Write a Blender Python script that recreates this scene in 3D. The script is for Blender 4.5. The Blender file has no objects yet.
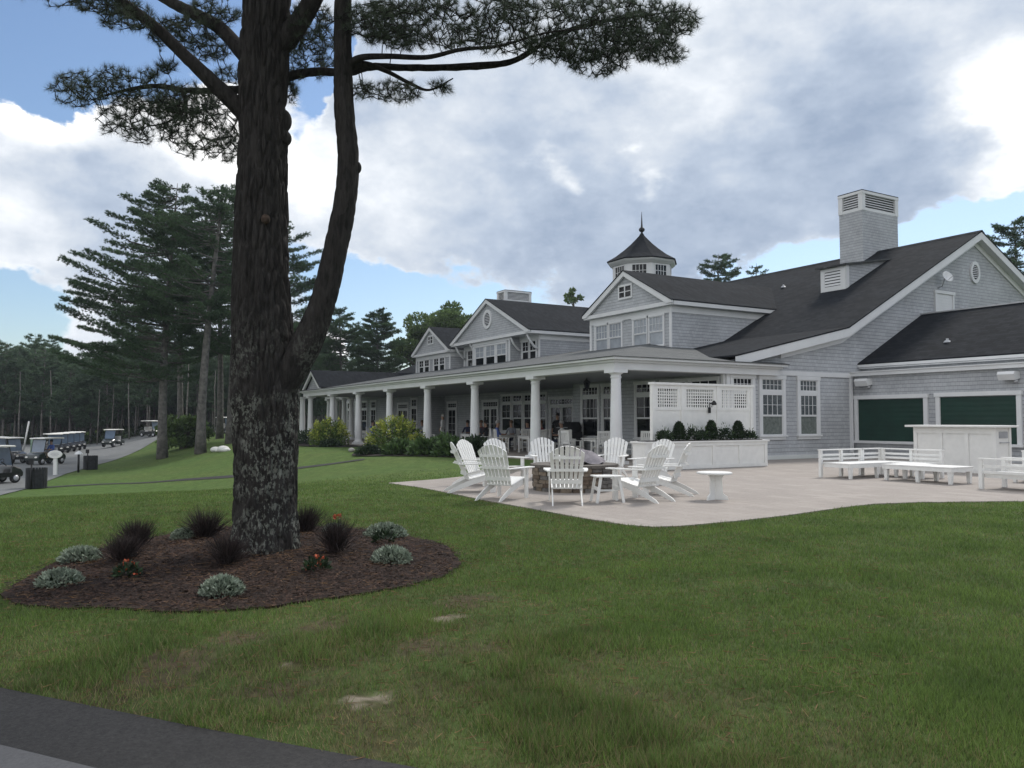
import bpy, math, random
import numpy as np
from mathutils import Matrix, Vector, noise, Euler
PI = math.pi
random.seed(7)
RNG = np.random.default_rng(11)
SC = bpy.context.scene
COL = SC.collection

# ------------------------------------------------------------------ site plan
# world axes: x runs along the porch front (towards the right of the view),
# y runs into the building; origin is the front corner column of the porch.
EYE = Vector((21.29, -16.45, 1.5))
_n = math.hypot(.863, .504)
FW = Vector((-.863 / _n, .504 / _n, 0)); RT = Vector((.504 / _n, .863 / _n, 0))

def site(u, d):
    """ground point d metres ahead of and u metres right of the viewpoint"""
    return (EYE.x + FW.x * d + RT.x * u, EYE.y + FW.y * d + RT.y * u)

def heading(du, dd):
    v = FW * dd + RT * du
    return math.atan2(v.x, -v.y)          # turns local -Y to that direction

def sst(t):
    t = min(1., max(0., t)); return t * t * (3 - 2 * t)

def h(x, y):
    """terrain height: level round the house, falling to the cart lot"""
    z = -1.5 * sst((6 - x) / 22) * sst((-3 - y) / 10)
    w = sst((x - 2) / 6) * sst((24 - x) / 4) * sst((-9.6 - y) / 2) * sst((y + 16.7 - .75 * (x - 15.9)) / 1.2)
    if w > 0:
        z += w * .03 * noise.noise((x * .9, y * .9, 0)) + w * .018 * noise.noise((x * 2.0, y * 2.0, 5))
    return z

# ------------------------------------------------------------------ materials
def mk(name, col, rough=.7, var=.12, scale=6., col2=None, bump=0., bscale=40., spec=.3, metal=0., detail=4.,
       island=0., transl=0., coat=0.):
    m = bpy.data.materials.new(name); m.use_nodes = True
    nt = m.node_tree; N, L = nt.nodes, nt.links
    b = N['Principled BSDF']
    b.inputs['Roughness'].default_value = rough; b.inputs['Metallic'].default_value = metal
    b.inputs['Specular IOR Level'].default_value = spec
    if coat: b.inputs['Coat Weight'].default_value = coat
    tc = N.new('ShaderNodeTexCoord')
    nz = N.new('ShaderNodeTexNoise'); nz.inputs['Scale'].default_value = scale; nz.inputs['Detail'].default_value = detail
    L.new(tc.outputs['Object'], nz.inputs['Vector'])
    c1 = col; c2 = col2 or tuple(max(0, c * (1 - var * 2)) for c in col)
    cr = N.new('ShaderNodeValToRGB')
    cr.color_ramp.elements[0].position = .3; cr.color_ramp.elements[1].position = .7
    cr.color_ramp.elements[0].color = (*c2, 1); cr.color_ramp.elements[1].color = (*c1, 1)
    L.new(nz.outputs['Fac'], cr.inputs['Fac'])
    out = cr.outputs['Color']
    if island:
        g = N.new('ShaderNodeNewGeometry'); mx = N.new('ShaderNodeMix'); mx.data_type = 'RGBA'; mx.blend_type = 'MULTIPLY'
        mr = N.new('ShaderNodeMapRange'); mr.inputs['To Min'].default_value = 1 - island; mr.inputs['To Max'].default_value = 1 + island
        L.new(g.outputs['Random Per Island'], mr.inputs['Value'])
        mx.inputs[0].default_value = 1.; L.new(out, mx.inputs[6]); L.new(mr.outputs['Result'], mx.inputs[7]); out = mx.outputs[2]
    L.new(out, b.inputs['Base Color'])
    if bump:
        n2 = N.new('ShaderNodeTexNoise'); n2.inputs['Scale'].default_value = bscale; n2.inputs['Detail'].default_value = 3
        L.new(tc.outputs['Object'], n2.inputs['Vector'])
        bp = N.new('ShaderNodeBump'); bp.inputs['Strength'].default_value = bump; bp.inputs['Distance'].default_value = .02
        L.new(n2.outputs['Fac'], bp.inputs['Height']); L.new(bp.outputs['Normal'], b.inputs['Normal'])
    if transl:
        tr = N.new('ShaderNodeBsdfTranslucent'); L.new(out, tr.inputs['Color'])
        ms = N.new('ShaderNodeMixShader'); ms.inputs[0].default_value = transl
        L.new(b.outputs[0], ms.inputs[1]); L.new(tr.outputs[0], ms.inputs[2])
        L.new(ms.outputs[0], N['Material Output'].inputs['Surface'])
    return m

def courses(name, col, col2, bw, bh, gap, gapcol, rough, bump=.6, roof=False, amt=1., line=0.):
    """coursed shingles; walls use (x+y, z), roofs (x, y) or (y, x) run up the slope"""
    m = bpy.data.materials.new(name); m.use_nodes = True
    nt = m.node_tree; N, L = nt.nodes, nt.links; b = N['Principled BSDF']
    b.inputs['Roughness'].default_value = rough; b.inputs['Specular IOR Level'].default_value = .25
    tc = N.new('ShaderNodeTexCoord'); sp = N.new('ShaderNodeSeparateXYZ'); L.new(tc.outputs['Object'], sp.inputs[0])
    ad = N.new('ShaderNodeMath'); ad.operation = 'ADD'; L.new(sp.outputs['X'], ad.inputs[0]); L.new(sp.outputs['Y'], ad.inputs[1])
    cb = N.new('ShaderNodeCombineXYZ')
    wob = N.new('ShaderNodeTexNoise'); wob.inputs['Scale'].default_value = 3.; L.new(tc.outputs['Object'], wob.inputs['Vector'])
    wm = N.new('ShaderNodeMath'); wm.operation = 'MULTIPLY_ADD'; wm.inputs[1].default_value = .03
    L.new(wob.outputs['Fac'], wm.inputs[0])
    if roof: L.new(sp.outputs['X'], cb.inputs[0]); L.new(sp.outputs['Y'], wm.inputs[2])
    else: L.new(ad.outputs[0], cb.inputs[0]); L.new(sp.outputs['Z'], wm.inputs[2])
    L.new(wm.outputs[0], cb.inputs[1])
    br = N.new('ShaderNodeTexBrick'); br.inputs['Scale'].default_value = 1.
    br.inputs['Brick Width'].default_value = bw; br.inputs['Row Height'].default_value = bh
    br.inputs['Mortar Size'].default_value = gap; br.inputs['Mortar Smooth'].default_value = .3; br.inputs['Bias'].default_value = 0.
    br.inputs['Color1'].default_value = (*col, 1); br.inputs['Color2'].default_value = (*col2, 1); br.inputs['Mortar'].default_value = (*gapcol, 1)
    br.offset = .5; L.new(cb.outputs[0], br.inputs['Vector'])
    nz = N.new('ShaderNodeTexNoise'); nz.inputs['Scale'].default_value = .7; nz.inputs['Detail'].default_value = 5
    L.new(tc.outputs['Object'], nz.inputs['Vector'])
    mr = N.new('ShaderNodeMapRange'); mr.inputs['From Min'].default_value = .3; mr.inputs['From Max'].default_value = .7
    mr.inputs['To Min'].default_value = 1 - .14 * amt; mr.inputs['To Max'].default_value = 1 + .1 * amt
    L.new(nz.outputs['Fac'], mr.inputs['Value'])
    mx = N.new('ShaderNodeMix'); mx.data_type = 'RGBA'; mx.blend_type = 'MULTIPLY'; mx.inputs[0].default_value = 1
    L.new(br.outputs['Color'], mx.inputs[6]); L.new(mr.outputs['Result'], mx.inputs[7])
    res = mx.outputs[2]
    if line:                                   # shadow line of each butt edge, put into the colour
        f0 = N.new('ShaderNodeMath'); f0.operation = 'DIVIDE'; f0.inputs[1].default_value = bh; L.new(wm.outputs[0], f0.inputs[0])
        f1 = N.new('ShaderNodeMath'); f1.operation = 'FRACT'; L.new(f0.outputs[0], f1.inputs[0])
        mm = N.new('ShaderNodeMapRange'); mm.inputs['From Min'].default_value = .05; mm.inputs['From Max'].default_value = .16; mm.inputs['To Min'].default_value = 1-line
        L.new(f1.outputs[0], mm.inputs['Value'])
        m2 = N.new('ShaderNodeMix'); m2.data_type = 'RGBA'; m2.blend_type = 'MULTIPLY'; m2.inputs[0].default_value = 1
        L.new(res, m2.inputs[6]); L.new(mm.outputs['Result'], m2.inputs[7]); res = m2.outputs[2]
    L.new(res, b.inputs['Base Color'])
    # each course leans out towards its lower edge, as lapped shingles do
    fr = N.new('ShaderNodeMath'); fr.operation = 'DIVIDE'; fr.inputs[1].default_value = bh; L.new(wm.outputs[0], fr.inputs[0])
    f2 = N.new('ShaderNodeMath'); f2.operation = 'FRACT'; L.new(fr.outputs[0], f2.inputs[0])
    bp = N.new('ShaderNodeBump'); bp.invert = True; bp.inputs['Strength'].default_value = bump; bp.inputs['Distance'].default_value = .02
    L.new(f2.outputs[0], bp.inputs['Height']); L.new(bp.outputs['Normal'], b.inputs['Normal'])
    return m

M = {}
M['siding'] = courses('grey_shingle_siding', (.44, .455, .475), (.375, .39, .41), .16, .145, .005, (.29, .30, .32), .85, line=.42)
M['roof'] = courses('charcoal_roof_shingles', (.022, .025, .030), (.013, .015, .018), .3, .16, .006, (.008, .009, .011), .95, .5, True); M['roof'].node_tree.nodes['Principled BSDF'].inputs['Specular IOR Level'].default_value = .06
M['porch_roof'] = courses('sheen_toned_porch_shingles', (.105, .112, .112), (.078, .083, .084), .3, .16, .006, (.045, .048, .05), .9, .4, True)  # same shingles made lighter: grazing sky reflection is put into the colour
M['trim'] = mk('white_trim_paint', (.68, .69, .70), .5, .04, 1.5, bump=.05)
M['white'] = mk('white_furniture_paint', (.78, .78, .76), .5, .04, 6., bump=.12, bscale=45, detail=7.)
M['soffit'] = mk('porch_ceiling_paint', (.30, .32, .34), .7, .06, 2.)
M['column'] = mk('column_paint', (.72, .73, .745), .5, .05, 1.2, bump=.06, bscale=25)
M['glass'] = mk('dark_window_glass', (.008, .010, .013), .06, .2, .8, spec=.22)
M['dimcurtain'] = mk('grey_curtain_behind_glass', (.13, .15, .16), .12, .3, 14., spec=.5)
M['sky_pane'] = mk('sky_reflection_toned_pane', (.36, .39, .43), .12, .12, 3., spec=.5)  # pale pane: the reflected sky is put into its colour
M['curtain'] = mk('green_curtain_behind_glass', (.19, .215, .20), .15, .2, 9., spec=.5)
M['louvre'] = mk('dark_louvre', (.07, .075, .085), .7)
M['shutter'] = mk('dark_green_shutter', (.010, .040, .029), .5, .12, 2.)
M['black'] = mk('black_metal', (.015, .015, .017), .45)
M['grey_metal'] = mk('grey_metal', (.45, .46, .48), .4, metal=.3)
M['stonegrey'] = mk('concrete', (.36, .35, .33), .9, .15, 8., bump=.3)
M['dirt'] = mk('bed_soil', (.03, .022, .017), .95, .3, 12., bump=.6)

# ------------------------------------------------------------------ mesh helpers
class MB:
    def __init__(s): s.v = []; s.f = []; s.mi = []; s.sm = []; s.M = None; s.k = 0
    def add(s, vs, fs, smooth=False):
        o = len(s.v)
        s.v += [tuple(s.M @ Vector(p)) for p in vs] if s.M is not None else [tuple(p) for p in vs]
        for f in fs: s.f.append([i + o for i in f]); s.mi.append(s.k); s.sm.append(smooth)
        return s
    def box(s, a, b, R=None):
        x0, y0, z0 = a; x1, y1, z1 = b
        p = [(x0,y0,z0),(x1,y0,z0),(x1,y1,z0),(x0,y1,z0),(x0,y0,z1),(x1,y0,z1),(x1,y1,z1),(x0,y1,z1)]
        if R is not None: p = [R @ Vector(q) for q in p]
        return s.add(p, [(3,2,1,0),(4,5,6,7),(0,1,5,4),(1,2,6,5),(2,3,7,6),(3,0,4,7)])
    def bar(s, a, b, w, t, up=(0, 0, 1)):
        """rectangular bar from a to b, w wide across, t thick along up"""
        a, b = Vector(a), Vector(b); d = (b - a); ln = d.length; d.normalize()
        u = Vector(up); sx = d.cross(u)
        if sx.length < 1e-4: sx = d.cross(Vector((1, 0, 0)))
        sx.normalize(); u = sx.cross(d)
        p = []
        for q in (a, b):
            for i, j in ((-1,-1),(1,-1),(1,1),(-1,1)): p.append(q + sx * i * w / 2 + u * j * t / 2)
        return s.add(p, [(3,2,1,0),(4,5,6,7),(0,1,5,4),(1,2,6,5),(2,3,7,6),(3,0,4,7)])
    def prism(s, pts, x0, x1, axis='x'):
        """polygon (two coordinates) swept along one axis"""
        n = len(pts)
        if axis == 'x': P = lambda t, p: (t, p[0], p[1])
        elif axis == 'y': P = lambda t, p: (p[0], t, p[1])
        else: P = lambda t, p: (p[0], p[1], t)
        v = [P(x0, p) for p in pts] + [P(x1, p) for p in pts]
        f = [tuple(range(n - 1, -1, -1)), tuple(range(n, 2 * n))] + [(i, (i + 1) % n, n + (i + 1) % n, n + i) for i in range(n)]
        return s.add(v, f)
    def slab(s, pts, t):
        """polygon of 3-D points given a thickness t downwards"""
        n = len(pts); v = [tuple(p) for p in pts] + [(p[0], p[1], p[2] - t) for p in pts]
        return s.add(v, [tuple(range(n)), tuple(range(2 * n - 1, n - 1, -1))] + [(i, n + i, n + (i + 1) % n, (i + 1) % n) for i in range(n)])
    def lathe(s, prof, n=20, c=(0, 0, 0), cap=True, phase=0., smooth=True):
        v = []; f = []
        for r, z in prof:
            for k in range(n):
                a = 2 * PI * k / n + phase; v.append((c[0] + r * math.cos(a), c[1] + r * math.sin(a), c[2] + z))
        for i in range(len(prof) - 1):
            for k in range(n): f.append((i*n+k, i*n+(k+1)%n, (i+1)*n+(k+1)%n, (i+1)*n+k))
        s.add(v, f, smooth)
        if cap:
            s.add(v[-n:], [tuple(range(n))]); s.add(v[:n], [tuple(range(n-1, -1, -1))])
        return s
    def tube(s, path, rad, n=8, smooth=True, cap=True):
        path = [Vector(p) for p in path]; m = len(path)
        if not hasattr(rad, '__len__'): rad = [rad] * m
        t0 = (path[1] - path[0]).normalized(); u = t0.orthogonal().normalized(); v = []; f = []
        for i, p in enumerate(path):
            t = (path[min(i+1, m-1)] - path[max(i-1, 0)]).normalized()
            u = (u - t * u.dot(t)).normalized(); w = t.cross(u)
            for k in range(n):
                a = 2*PI*k/n; v.append(p + (u*math.cos(a) + w*math.sin(a)) * rad[i])
        for i in range(m-1):
            for k in range(n): f.append((i*n+k, i*n+(k+1)%n, (i+1)*n+(k+1)%n, (i+1)*n+k))
        if cap: f += [tuple(range(n-1, -1, -1)), tuple(range((m-1)*n, m*n))]
        return s.add(v, f, smooth)
    def ball(s, c, r, n=10, m=6, sq=(1, 1, 1)):
        prof = [(math.sin(PI*i/m)*r + 1e-4, -math.cos(PI*i/m)*r) for i in range(m+1)]
        v = []; f = []
        for q, z in prof:
            for k in range(n):
                a = 2*PI*k/n; v.append((c[0]+q*math.cos(a)*sq[0], c[1]+q*math.sin(a)*sq[1], c[2]+z*sq[2]))
        for i in range(m):
            for k in range(n): f.append((i*n+k, i*n+(k+1)%n, (i+1)*n+(k+1)%n, (i+1)*n+k))
        return s.add(v, f, True)
    def mesh(s, name, mats):
        me = bpy.data.meshes.new(name); me.from_pydata(s.v, [], s.f)
        for m in (mats if isinstance(mats, (list, tuple)) else [mats]): me.materials.append(m)
        me.polygons.foreach_set('material_index', s.mi); me.polygons.foreach_set('use_smooth', s.sm)
        me.update(); return me
    def build(s, name, mats, parent=None, bevel=0.):
        o = bpy.data.objects.new(name, s.mesh(name, mats)); COL.objects.link(o)
        if parent is not None: o.parent = parent
        if bevel:
            b = o.modifiers.new('edge', 'BEVEL'); b.width = bevel; b.segments = 1; b.limit_method = 'ANGLE'
        return o

def np_mesh(name, V, F, mats, parent=None, smooth=False, mi=None):
    me = bpy.data.meshes.new(name); F = np.asarray(F, dtype=np.int32); k = F.shape[1]
    me.vertices.add(len(V)); me.vertices.foreach_set('co', np.asarray(V, dtype=np.float32).ravel())
    me.loops.add(F.size); me.loops.foreach_set('vertex_index', F.ravel())
    me.polygons.add(len(F)); me.polygons.foreach_set('loop_start', np.arange(0, F.size, k, dtype=np.int32))
    me.polygons.foreach_set('use_smooth', np.full(len(F), smooth))
    for m in (mats if isinstance(mats, (list, tuple)) else [mats]): me.materials.append(m)
    if mi is not None: me.polygons.foreach_set('material_index', np.asarray(mi, dtype=np.int32))
    me.update(calc_edges=True); me.validate()
    o = bpy.data.objects.new(name, me); COL.objects.link(o)
    if parent is not None: o.parent = parent
    return o

def tag(o, label=None, cat=None, group=None, kind=None):
    if label: o['label'] = label
    if cat: o['category'] = cat
    if group: o['group'] = group
    if kind: o['kind'] = kind
    return o

def thing(name, label, cat, loc=(0, 0, 0), rz=0., group=None):
    o = bpy.data.objects.new(name, None); COL.objects.link(o); o.empty_display_size = .2
    o.location = loc; o.rotation_euler = (0, 0, rz)
    return tag(o, label, cat, group)

def dup(root, loc, rz=0., label=None, group=None, scale=None, skip=()):
    def cp(o, par):
        c = o.copy(); COL.objects.link(c)
        if par is not None: c.parent = par
        for ch in list(o.children):
            if ch.name.split('.')[0] not in skip: cp(ch, c)
        return c
    r = cp(root, None); r.location = loc; r.rotation_euler = (0, 0, rz)
    if scale: r.scale = scale if hasattr(scale, '__len__') else (scale,) * 3
    if label: r['label'] = label
    if group: r['group'] = group
    return r

def spline(pts, n):
    """Catmull-Rom through n-tuples"""
    P = [np.array(p, float) for p in pts]; P = [2*P[0]-P[1]] + P + [2*P[-1]-P[-2]]; out = []
    for i in range(1, len(P) - 2):
        for k in range(n):
            t = k / n; a, b, c, d = P[i-1], P[i], P[i+1], P[i+2]
            out.append(.5*((2*b) + (-a+c)*t + (2*a-5*b+4*c-d)*t*t + (-a+3*b-3*c+d)*t**3))
    out.append(P[-2]); return out

def inside(poly, x, y):
    x = np.asarray(x); y = np.asarray(y); r = np.zeros(x.shape, bool); n = len(poly)
    for i in range(n):
        x0, y0 = poly[i][:2]; x1, y1 = poly[(i+1) % n][:2]
        c = ((y0 > y) != (y1 > y)) & (x < (x1-x0) * (y-y0) / ((y1-y0) or 1e-9) + x0)
        r ^= c
    return r

# ------------------------------------------------------------------ ground
GX = sorted(set([-600, -400, -280, -200, -160] + list(range(-140, -70, 5)) + list(np.arange(-70, 5, 1.)) + list(np.arange(5, 8, .4)) + list(np.arange(8, 22, .12)) + list(np.arange(22, 24, .4)) + list(range(24, 40, 2)) + list(range(40, 100, 10)) + [130, 200, 300, 500]))
GY = sorted(set([-500, -300, -200, -140, -100, -80, -60] + list(range(-50, -24, 2)) + list(np.arange(-24, -18, .4)) + list(np.arange(-18, -9, .12)) + list(np.arange(-9, -6, .4)) + list(np.arange(-6, 4, 1.)) + list(range(4, 60, 4)) + list(range(60, 160, 20)) + [200, 300, 450, 700]))
GX = [float(a) for a in GX]; GY = [float(a) for a in GY]

PATIO = [(2.7, -9.12), (7.9, -9.36), (11.4, -9.36), (12.25, -9.3), (12.6, -9.1), (12.72, -8.75), (12.72, -7.6), (12.6, -6.4), (12.3, -4.6), (12.2, -3.7),
         (12.45, -2.7), (13.2, -1.1), (14.4, .2), (17., 1.2), (21., 2.), (21., 12.25), (.28, 12.25), (.28, -.9), (-.9, -1.0), (-1.0, -2.2), (.3, -4.6), (1.7, -6.3), (2.3, -7.6)]
MULCH = [(12.89, -16.68), (11.78, -16.3), (10.55, -15.6), (9.75, -14.7), (9.68, -13.9), (10.4, -12.95), (11.4, -12.45), (12.5, -12.35), (13.6, -12.6), (14.35, -13.2), (14.68, -14.18), (14.6, -15.3), (14.2, -16.1), (13.6, -16.6)]
_m = spline(MULCH + MULCH[:3], 9)[9:9*len(MULCH)+9]; MULCH = [(p[0]+.07*noise.noise((p[0]*3, p[1]*3, 1))+.04*noise.noise((p[0]*9, p[1]*9, 2)), p[1]+.07*noise.noise((p[0]*3, p[1]*3, 7))+.04*noise.noise((p[0]*9, p[1]*9, 8))) for p in _m]
ROADN = [(-.6, -30.6), (8, -22.6), (12., -19.5), (14.2, -17.9), (15.9, -16.66), (17.1, -15.78), (18.02, -15.07), (19.6, -13.95), (22, -12.4), (26, -10.2), (40, -4), (48, -14), (30, -24), (12, -36), (4, -40)]
LOT = [(-12., -24.), (-14.2, -18.8), (-16.4, -17.9), (-19.6, -17.0), (-29.8, -15.3), (-40.2, -13.0), (-54.3, -9.2), (-66, -6.6), (-80, -5.), (-96, -8), (-100, -30), (-70, -48), (-40, -46), (-20, -40), (-8, -36), (-.5, -30), (-3.5, -27.5)]
WALK = [(-19.3, -17.9), (-20.0, -16.4), (-20.6, -14.8), (-20.7, -13.1), (-19.6, -11.2), (-17.6, -10.0), (-15.2, -8.9), (-12.6, -7.3), (-11.0, -6.2), (-10.4, -5.0)]

def height_sheet(name, xs, ys, fz, mat, mask=None):
    X = np.array(xs); Y = np.array(ys); V = np.array([(x, y, fz(x, y)) for y in Y for x in X]); nx = len(X); F = []
    for j in range(len(Y) - 1):
        for i in range(nx - 1): F.append((j*nx+i, j*nx+i+1, (j+1)*nx+i+1, (j+1)*nx+i))
    return np_mesh(name, V, F, mat, smooth=True)

def draped(name, poly, off, mat, cut=1., thick=0., dome=None):
    import bmesh
    bm = bmesh.new(); vs = [bm.verts.new((p[0], p[1], 0)) for p in poly]; bm.faces.new(vs)
    xs = [p[0] for p in poly]; ys = [p[1] for p in poly]
    for g, ax in ((np.arange(math.floor(min(xs)) + cut, max(xs), cut), 0), (np.arange(math.floor(min(ys)) + cut, max(ys), cut), 1)):
        for q in g:
            co = (q, 0, 0) if ax == 0 else (0, q, 0); no = (1, 0, 0) if ax == 0 else (0, 1, 0)
            bmesh.ops.bisect_plane(bm, geom=bm.verts[:] + bm.edges[:] + bm.faces[:], plane_co=co, plane_no=no, dist=1e-5)
    bmesh.ops.triangulate(bm, faces=bm.faces[:])
    for v in bm.verts: v.co.z = h(v.co.x, v.co.y) + off + (dome(v.co.x, v.co.y) if dome else 0)
    bm.normal_update()
    for f in bm.faces:
        if f.normal.z < 0: f.normal_flip()
    if thick:
        be = [e for e in bm.edges if e.is_boundary]
        r = bmesh.ops.extrude_edge_only(bm, edges=be)
        for v in [e for e in r['geom'] if isinstance(e, bmesh.types.BMVert)]: v.co.z -= thick
    me = bpy.data.meshes.new(name); bm.to_mesh(me); bm.free(); me.materials.append(mat)
    o = bpy.data.objects.new(name, me); COL.objects.link(o); return o

def nodes(name):
    m = bpy.data.materials.new(name); m.use_nodes = True; nt = m.node_tree
    return m, nt.nodes, nt.links, nt.nodes['Principled BSDF']

def n_noise(N, L, src, scale, detail=4, rough=.5):
    z = N.new('ShaderNodeTexNoise'); z.inputs['Scale'].default_value = scale; z.inputs['Detail'].default_value = detail
    z.inputs['Roughness'].default_value = rough; L.new(src, z.inputs['Vector']); return z.outputs['Fac']

def n_ramp(N, L, fac, stops):
    r = N.new('ShaderNodeValToRGB'); e = r.color_ramp.elements
    while len(e) < len(stops): e.new(.5)
    for i, (p, c) in enumerate(stops): e[i].position = p; e[i].color = (*c, 1)
    L.new(fac, r.inputs['Fac']); return r.outputs['Color']

def n_mix(N, L, fac, a, b, mode='MIX'):
    x = N.new('ShaderNodeMix'); x.data_type = 'RGBA'; x.blend_type = mode
    if hasattr(fac, 'links'): L.new(fac, x.inputs[0])
    else: x.inputs[0].default_value = fac
    for s, i in ((a, 6), (b, 7)):
        if hasattr(s, 'links'): L.new(s, x.inputs[i])
        else: x.inputs[i].default_value = (*s, 1)
    return x.outputs[2]

def n_math(N, L, op, a, b=None, c=None, clamp=False):
    x = N.new('ShaderNodeMath'); x.operation = op; x.use_clamp = clamp
    for i, s in enumerate((a, b, c)):
        if s is None: continue
        if hasattr(s, 'links'): L.new(s, x.inputs[i])
        else: x.inputs[i].default_value = s
    return x.outputs[0]

def n_maprange(N, L, v, a, b, c=0., d=1.):
    x = N.new('ShaderNodeMapRange'); x.interpolation_type = 'SMOOTHSTEP'
    L.new(v, x.inputs['Value'])
    for k, q in zip(('From Min', 'From Max', 'To Min', 'To Max'), (a, b, c, d)): x.inputs[k].default_value = q
    return x.outputs['Result']

# bare, worn spots of the lawn: (x, y, radius)
BARE = [(17.12, -14.92, .16), (15.72, -13.8, .13), (16.3, -15.1, .09), (16.38, -14.3, .2), (15.55, -14.6, .2), (15.9, -15.7, .3), (16.2, -15.9, .22), (15.5, -15.3, .2), (15.3, -13.4, .22), (16.7, -15.3, .2)]
def lawn_material():
    m, N, L, b = nodes('lawn_soil_and_turf'); b.inputs['Roughness'].default_value = .95; b.inputs['Specular IOR Level'].default_value = .1
    tc = N.new('ShaderNodeTexCoord').outputs['Object']
    fine = n_noise(N, L, tc, 9., 8, .7); mid = n_noise(N, L, tc, .9, 4); big = n_noise(N, L, tc, .16, 3)
    g = n_ramp(N, L, fine, [(.3, (.050, .076, .022)), (.5, (.086, .130, .038)), (.72, (.126, .184, .056))])
    g = n_mix(N, L, n_maprange(N, L, mid, .42, .72, 0, .55), g, (.105, .135, .046))
    g = n_mix(N, L, n_maprange(N, L, big, .35, .7, 0, .5), g, (.066, .128, .034))
    g = n_mix(N, L, 1., g, n_ramp(N, L, n_noise(N, L, tc, 2.6, 6, .65), [(.32, (.70, .72, .70)), (.66, (1.12, 1.10, 1.05))]), 'MULTIPLY')
    # thatch and soil show between the blades where the turf was cut from the drive
    dd = N.new('ShaderNodeVectorMath'); dd.operation = 'DISTANCE'; L.new(tc, dd.inputs[0]); dd.inputs[1].default_value = (20.5, -16., 0)
    g = n_mix(N, L, n_maprange(N, L, dd.outputs['Value'], 8., 22., .72, 0.), g, n_ramp(N, L, fine, [(.3, (.038, .056, .018)), (.7, (.078, .108, .034))]))
    # worn, thinner turf near the road
    geo = N.new('ShaderNodeSeparateXYZ'); L.new(tc, geo.inputs[0])
    worn = n_math(N, L, 'MULTIPLY', n_math(N, L, 'MULTIPLY', n_maprange(N, L, geo.outputs['X'], 14., 16.4), n_maprange(N, L, geo.outputs['Y'], -13.6, -12.5, 1, .12)), n_maprange(N, L, n_noise(N, L, tc, 1.7, 5, .65), .44, .62, 0, .85))
    g = n_mix(N, L, worn, g, n_ramp(N, L, fine, [(.3, (.038, .036, .018)), (.7, (.105, .090, .050))]))
    wob = N.new('ShaderNodeTexNoise'); wob.inputs['Scale'].default_value = 5.; wob.inputs['Detail'].default_value = 4; L.new(tc, wob.inputs['Vector'])
    off = N.new('ShaderNodeVectorMath'); off.operation = 'MULTIPLY_ADD'; off.inputs[1].default_value = (.62, .62, 0); off.inputs[2].default_value = (-.31, -.31, 0)
    L.new(wob.outputs['Color'], off.inputs[0])
    ad = N.new('ShaderNodeVectorMath'); ad.operation = 'ADD'; L.new(tc, ad.inputs[0]); L.new(off.outputs[0], ad.inputs[1])
    thin = None
    for x, y, r in BARE[3:]:
        ds = N.new('ShaderNodeVectorMath'); ds.operation = 'DISTANCE'; L.new(ad.outputs[0], ds.inputs[0]); ds.inputs[1].default_value = (x, y, 0)
        q = n_maprange(N, L, ds.outputs['Value'], r * .4, r * 1.7, .85, 0)
        thin = q if thin is None else n_math(N, L, 'MAXIMUM', thin, q)
    g = n_mix(N, L, thin, g, n_ramp(N, L, fine, [(.3, (.045, .034, .024)), (.7, (.125, .095, .062))]))
    tot = None
    for x, y, r in BARE[:3]:
        ds = N.new('ShaderNodeVectorMath'); ds.operation = 'DISTANCE'; L.new(ad.outputs[0], ds.inputs[0]); ds.inputs[1].default_value = (x, y, 0)
        q = n_maprange(N, L, ds.outputs['Value'], r * .2, r * 1.25, 1, 0)
        tot = q if tot is None else n_math(N, L, 'MAXIMUM', tot, q)
    g = n_mix(N, L, tot, g, n_ramp(N, L, fine, [(.3, (.16, .135, .10)), (.7, (.27, .235, .18))]))
    L.new(g, b.inputs['Base Color'])
    bp = N.new('ShaderNodeBump'); bp.inputs['Strength'].default_value = .8; bp.inputs['Distance'].default_value = .04
    L.new(n_noise(N, L, tc, 14., 6, .7), bp.inputs['Height']); L.new(bp.outputs['Normal'], b.inputs['Normal'])
    return m

def asphalt(name, c1, c2):
    m, N, L, b = nodes(name); b.inputs['Roughness'].default_value = .85; b.inputs['Specular IOR Level'].default_value = .3
    tc = N.new('ShaderNodeTexCoord').outputs['Object']
    f = n_noise(N, L, tc, 45., 5, .85); q = n_noise(N, L, tc, .9, 5)
    c = n_ramp(N, L, f, [(.3, c1), (.7, c2)]); c = n_mix(N, L, n_maprange(N, L, q, .4, .7, 0, .35), c, tuple(a * .7 for a in c1))
    L.new(c, b.inputs['Base Color'])
    bp = N.new('ShaderNodeBump'); bp.inputs['Strength'].default_value = .5; bp.inputs['Distance'].default_value = .01
    L.new(f, bp.inputs['Height']); L.new(bp.outputs['Normal'], b.inputs['Normal']); return m

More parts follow.
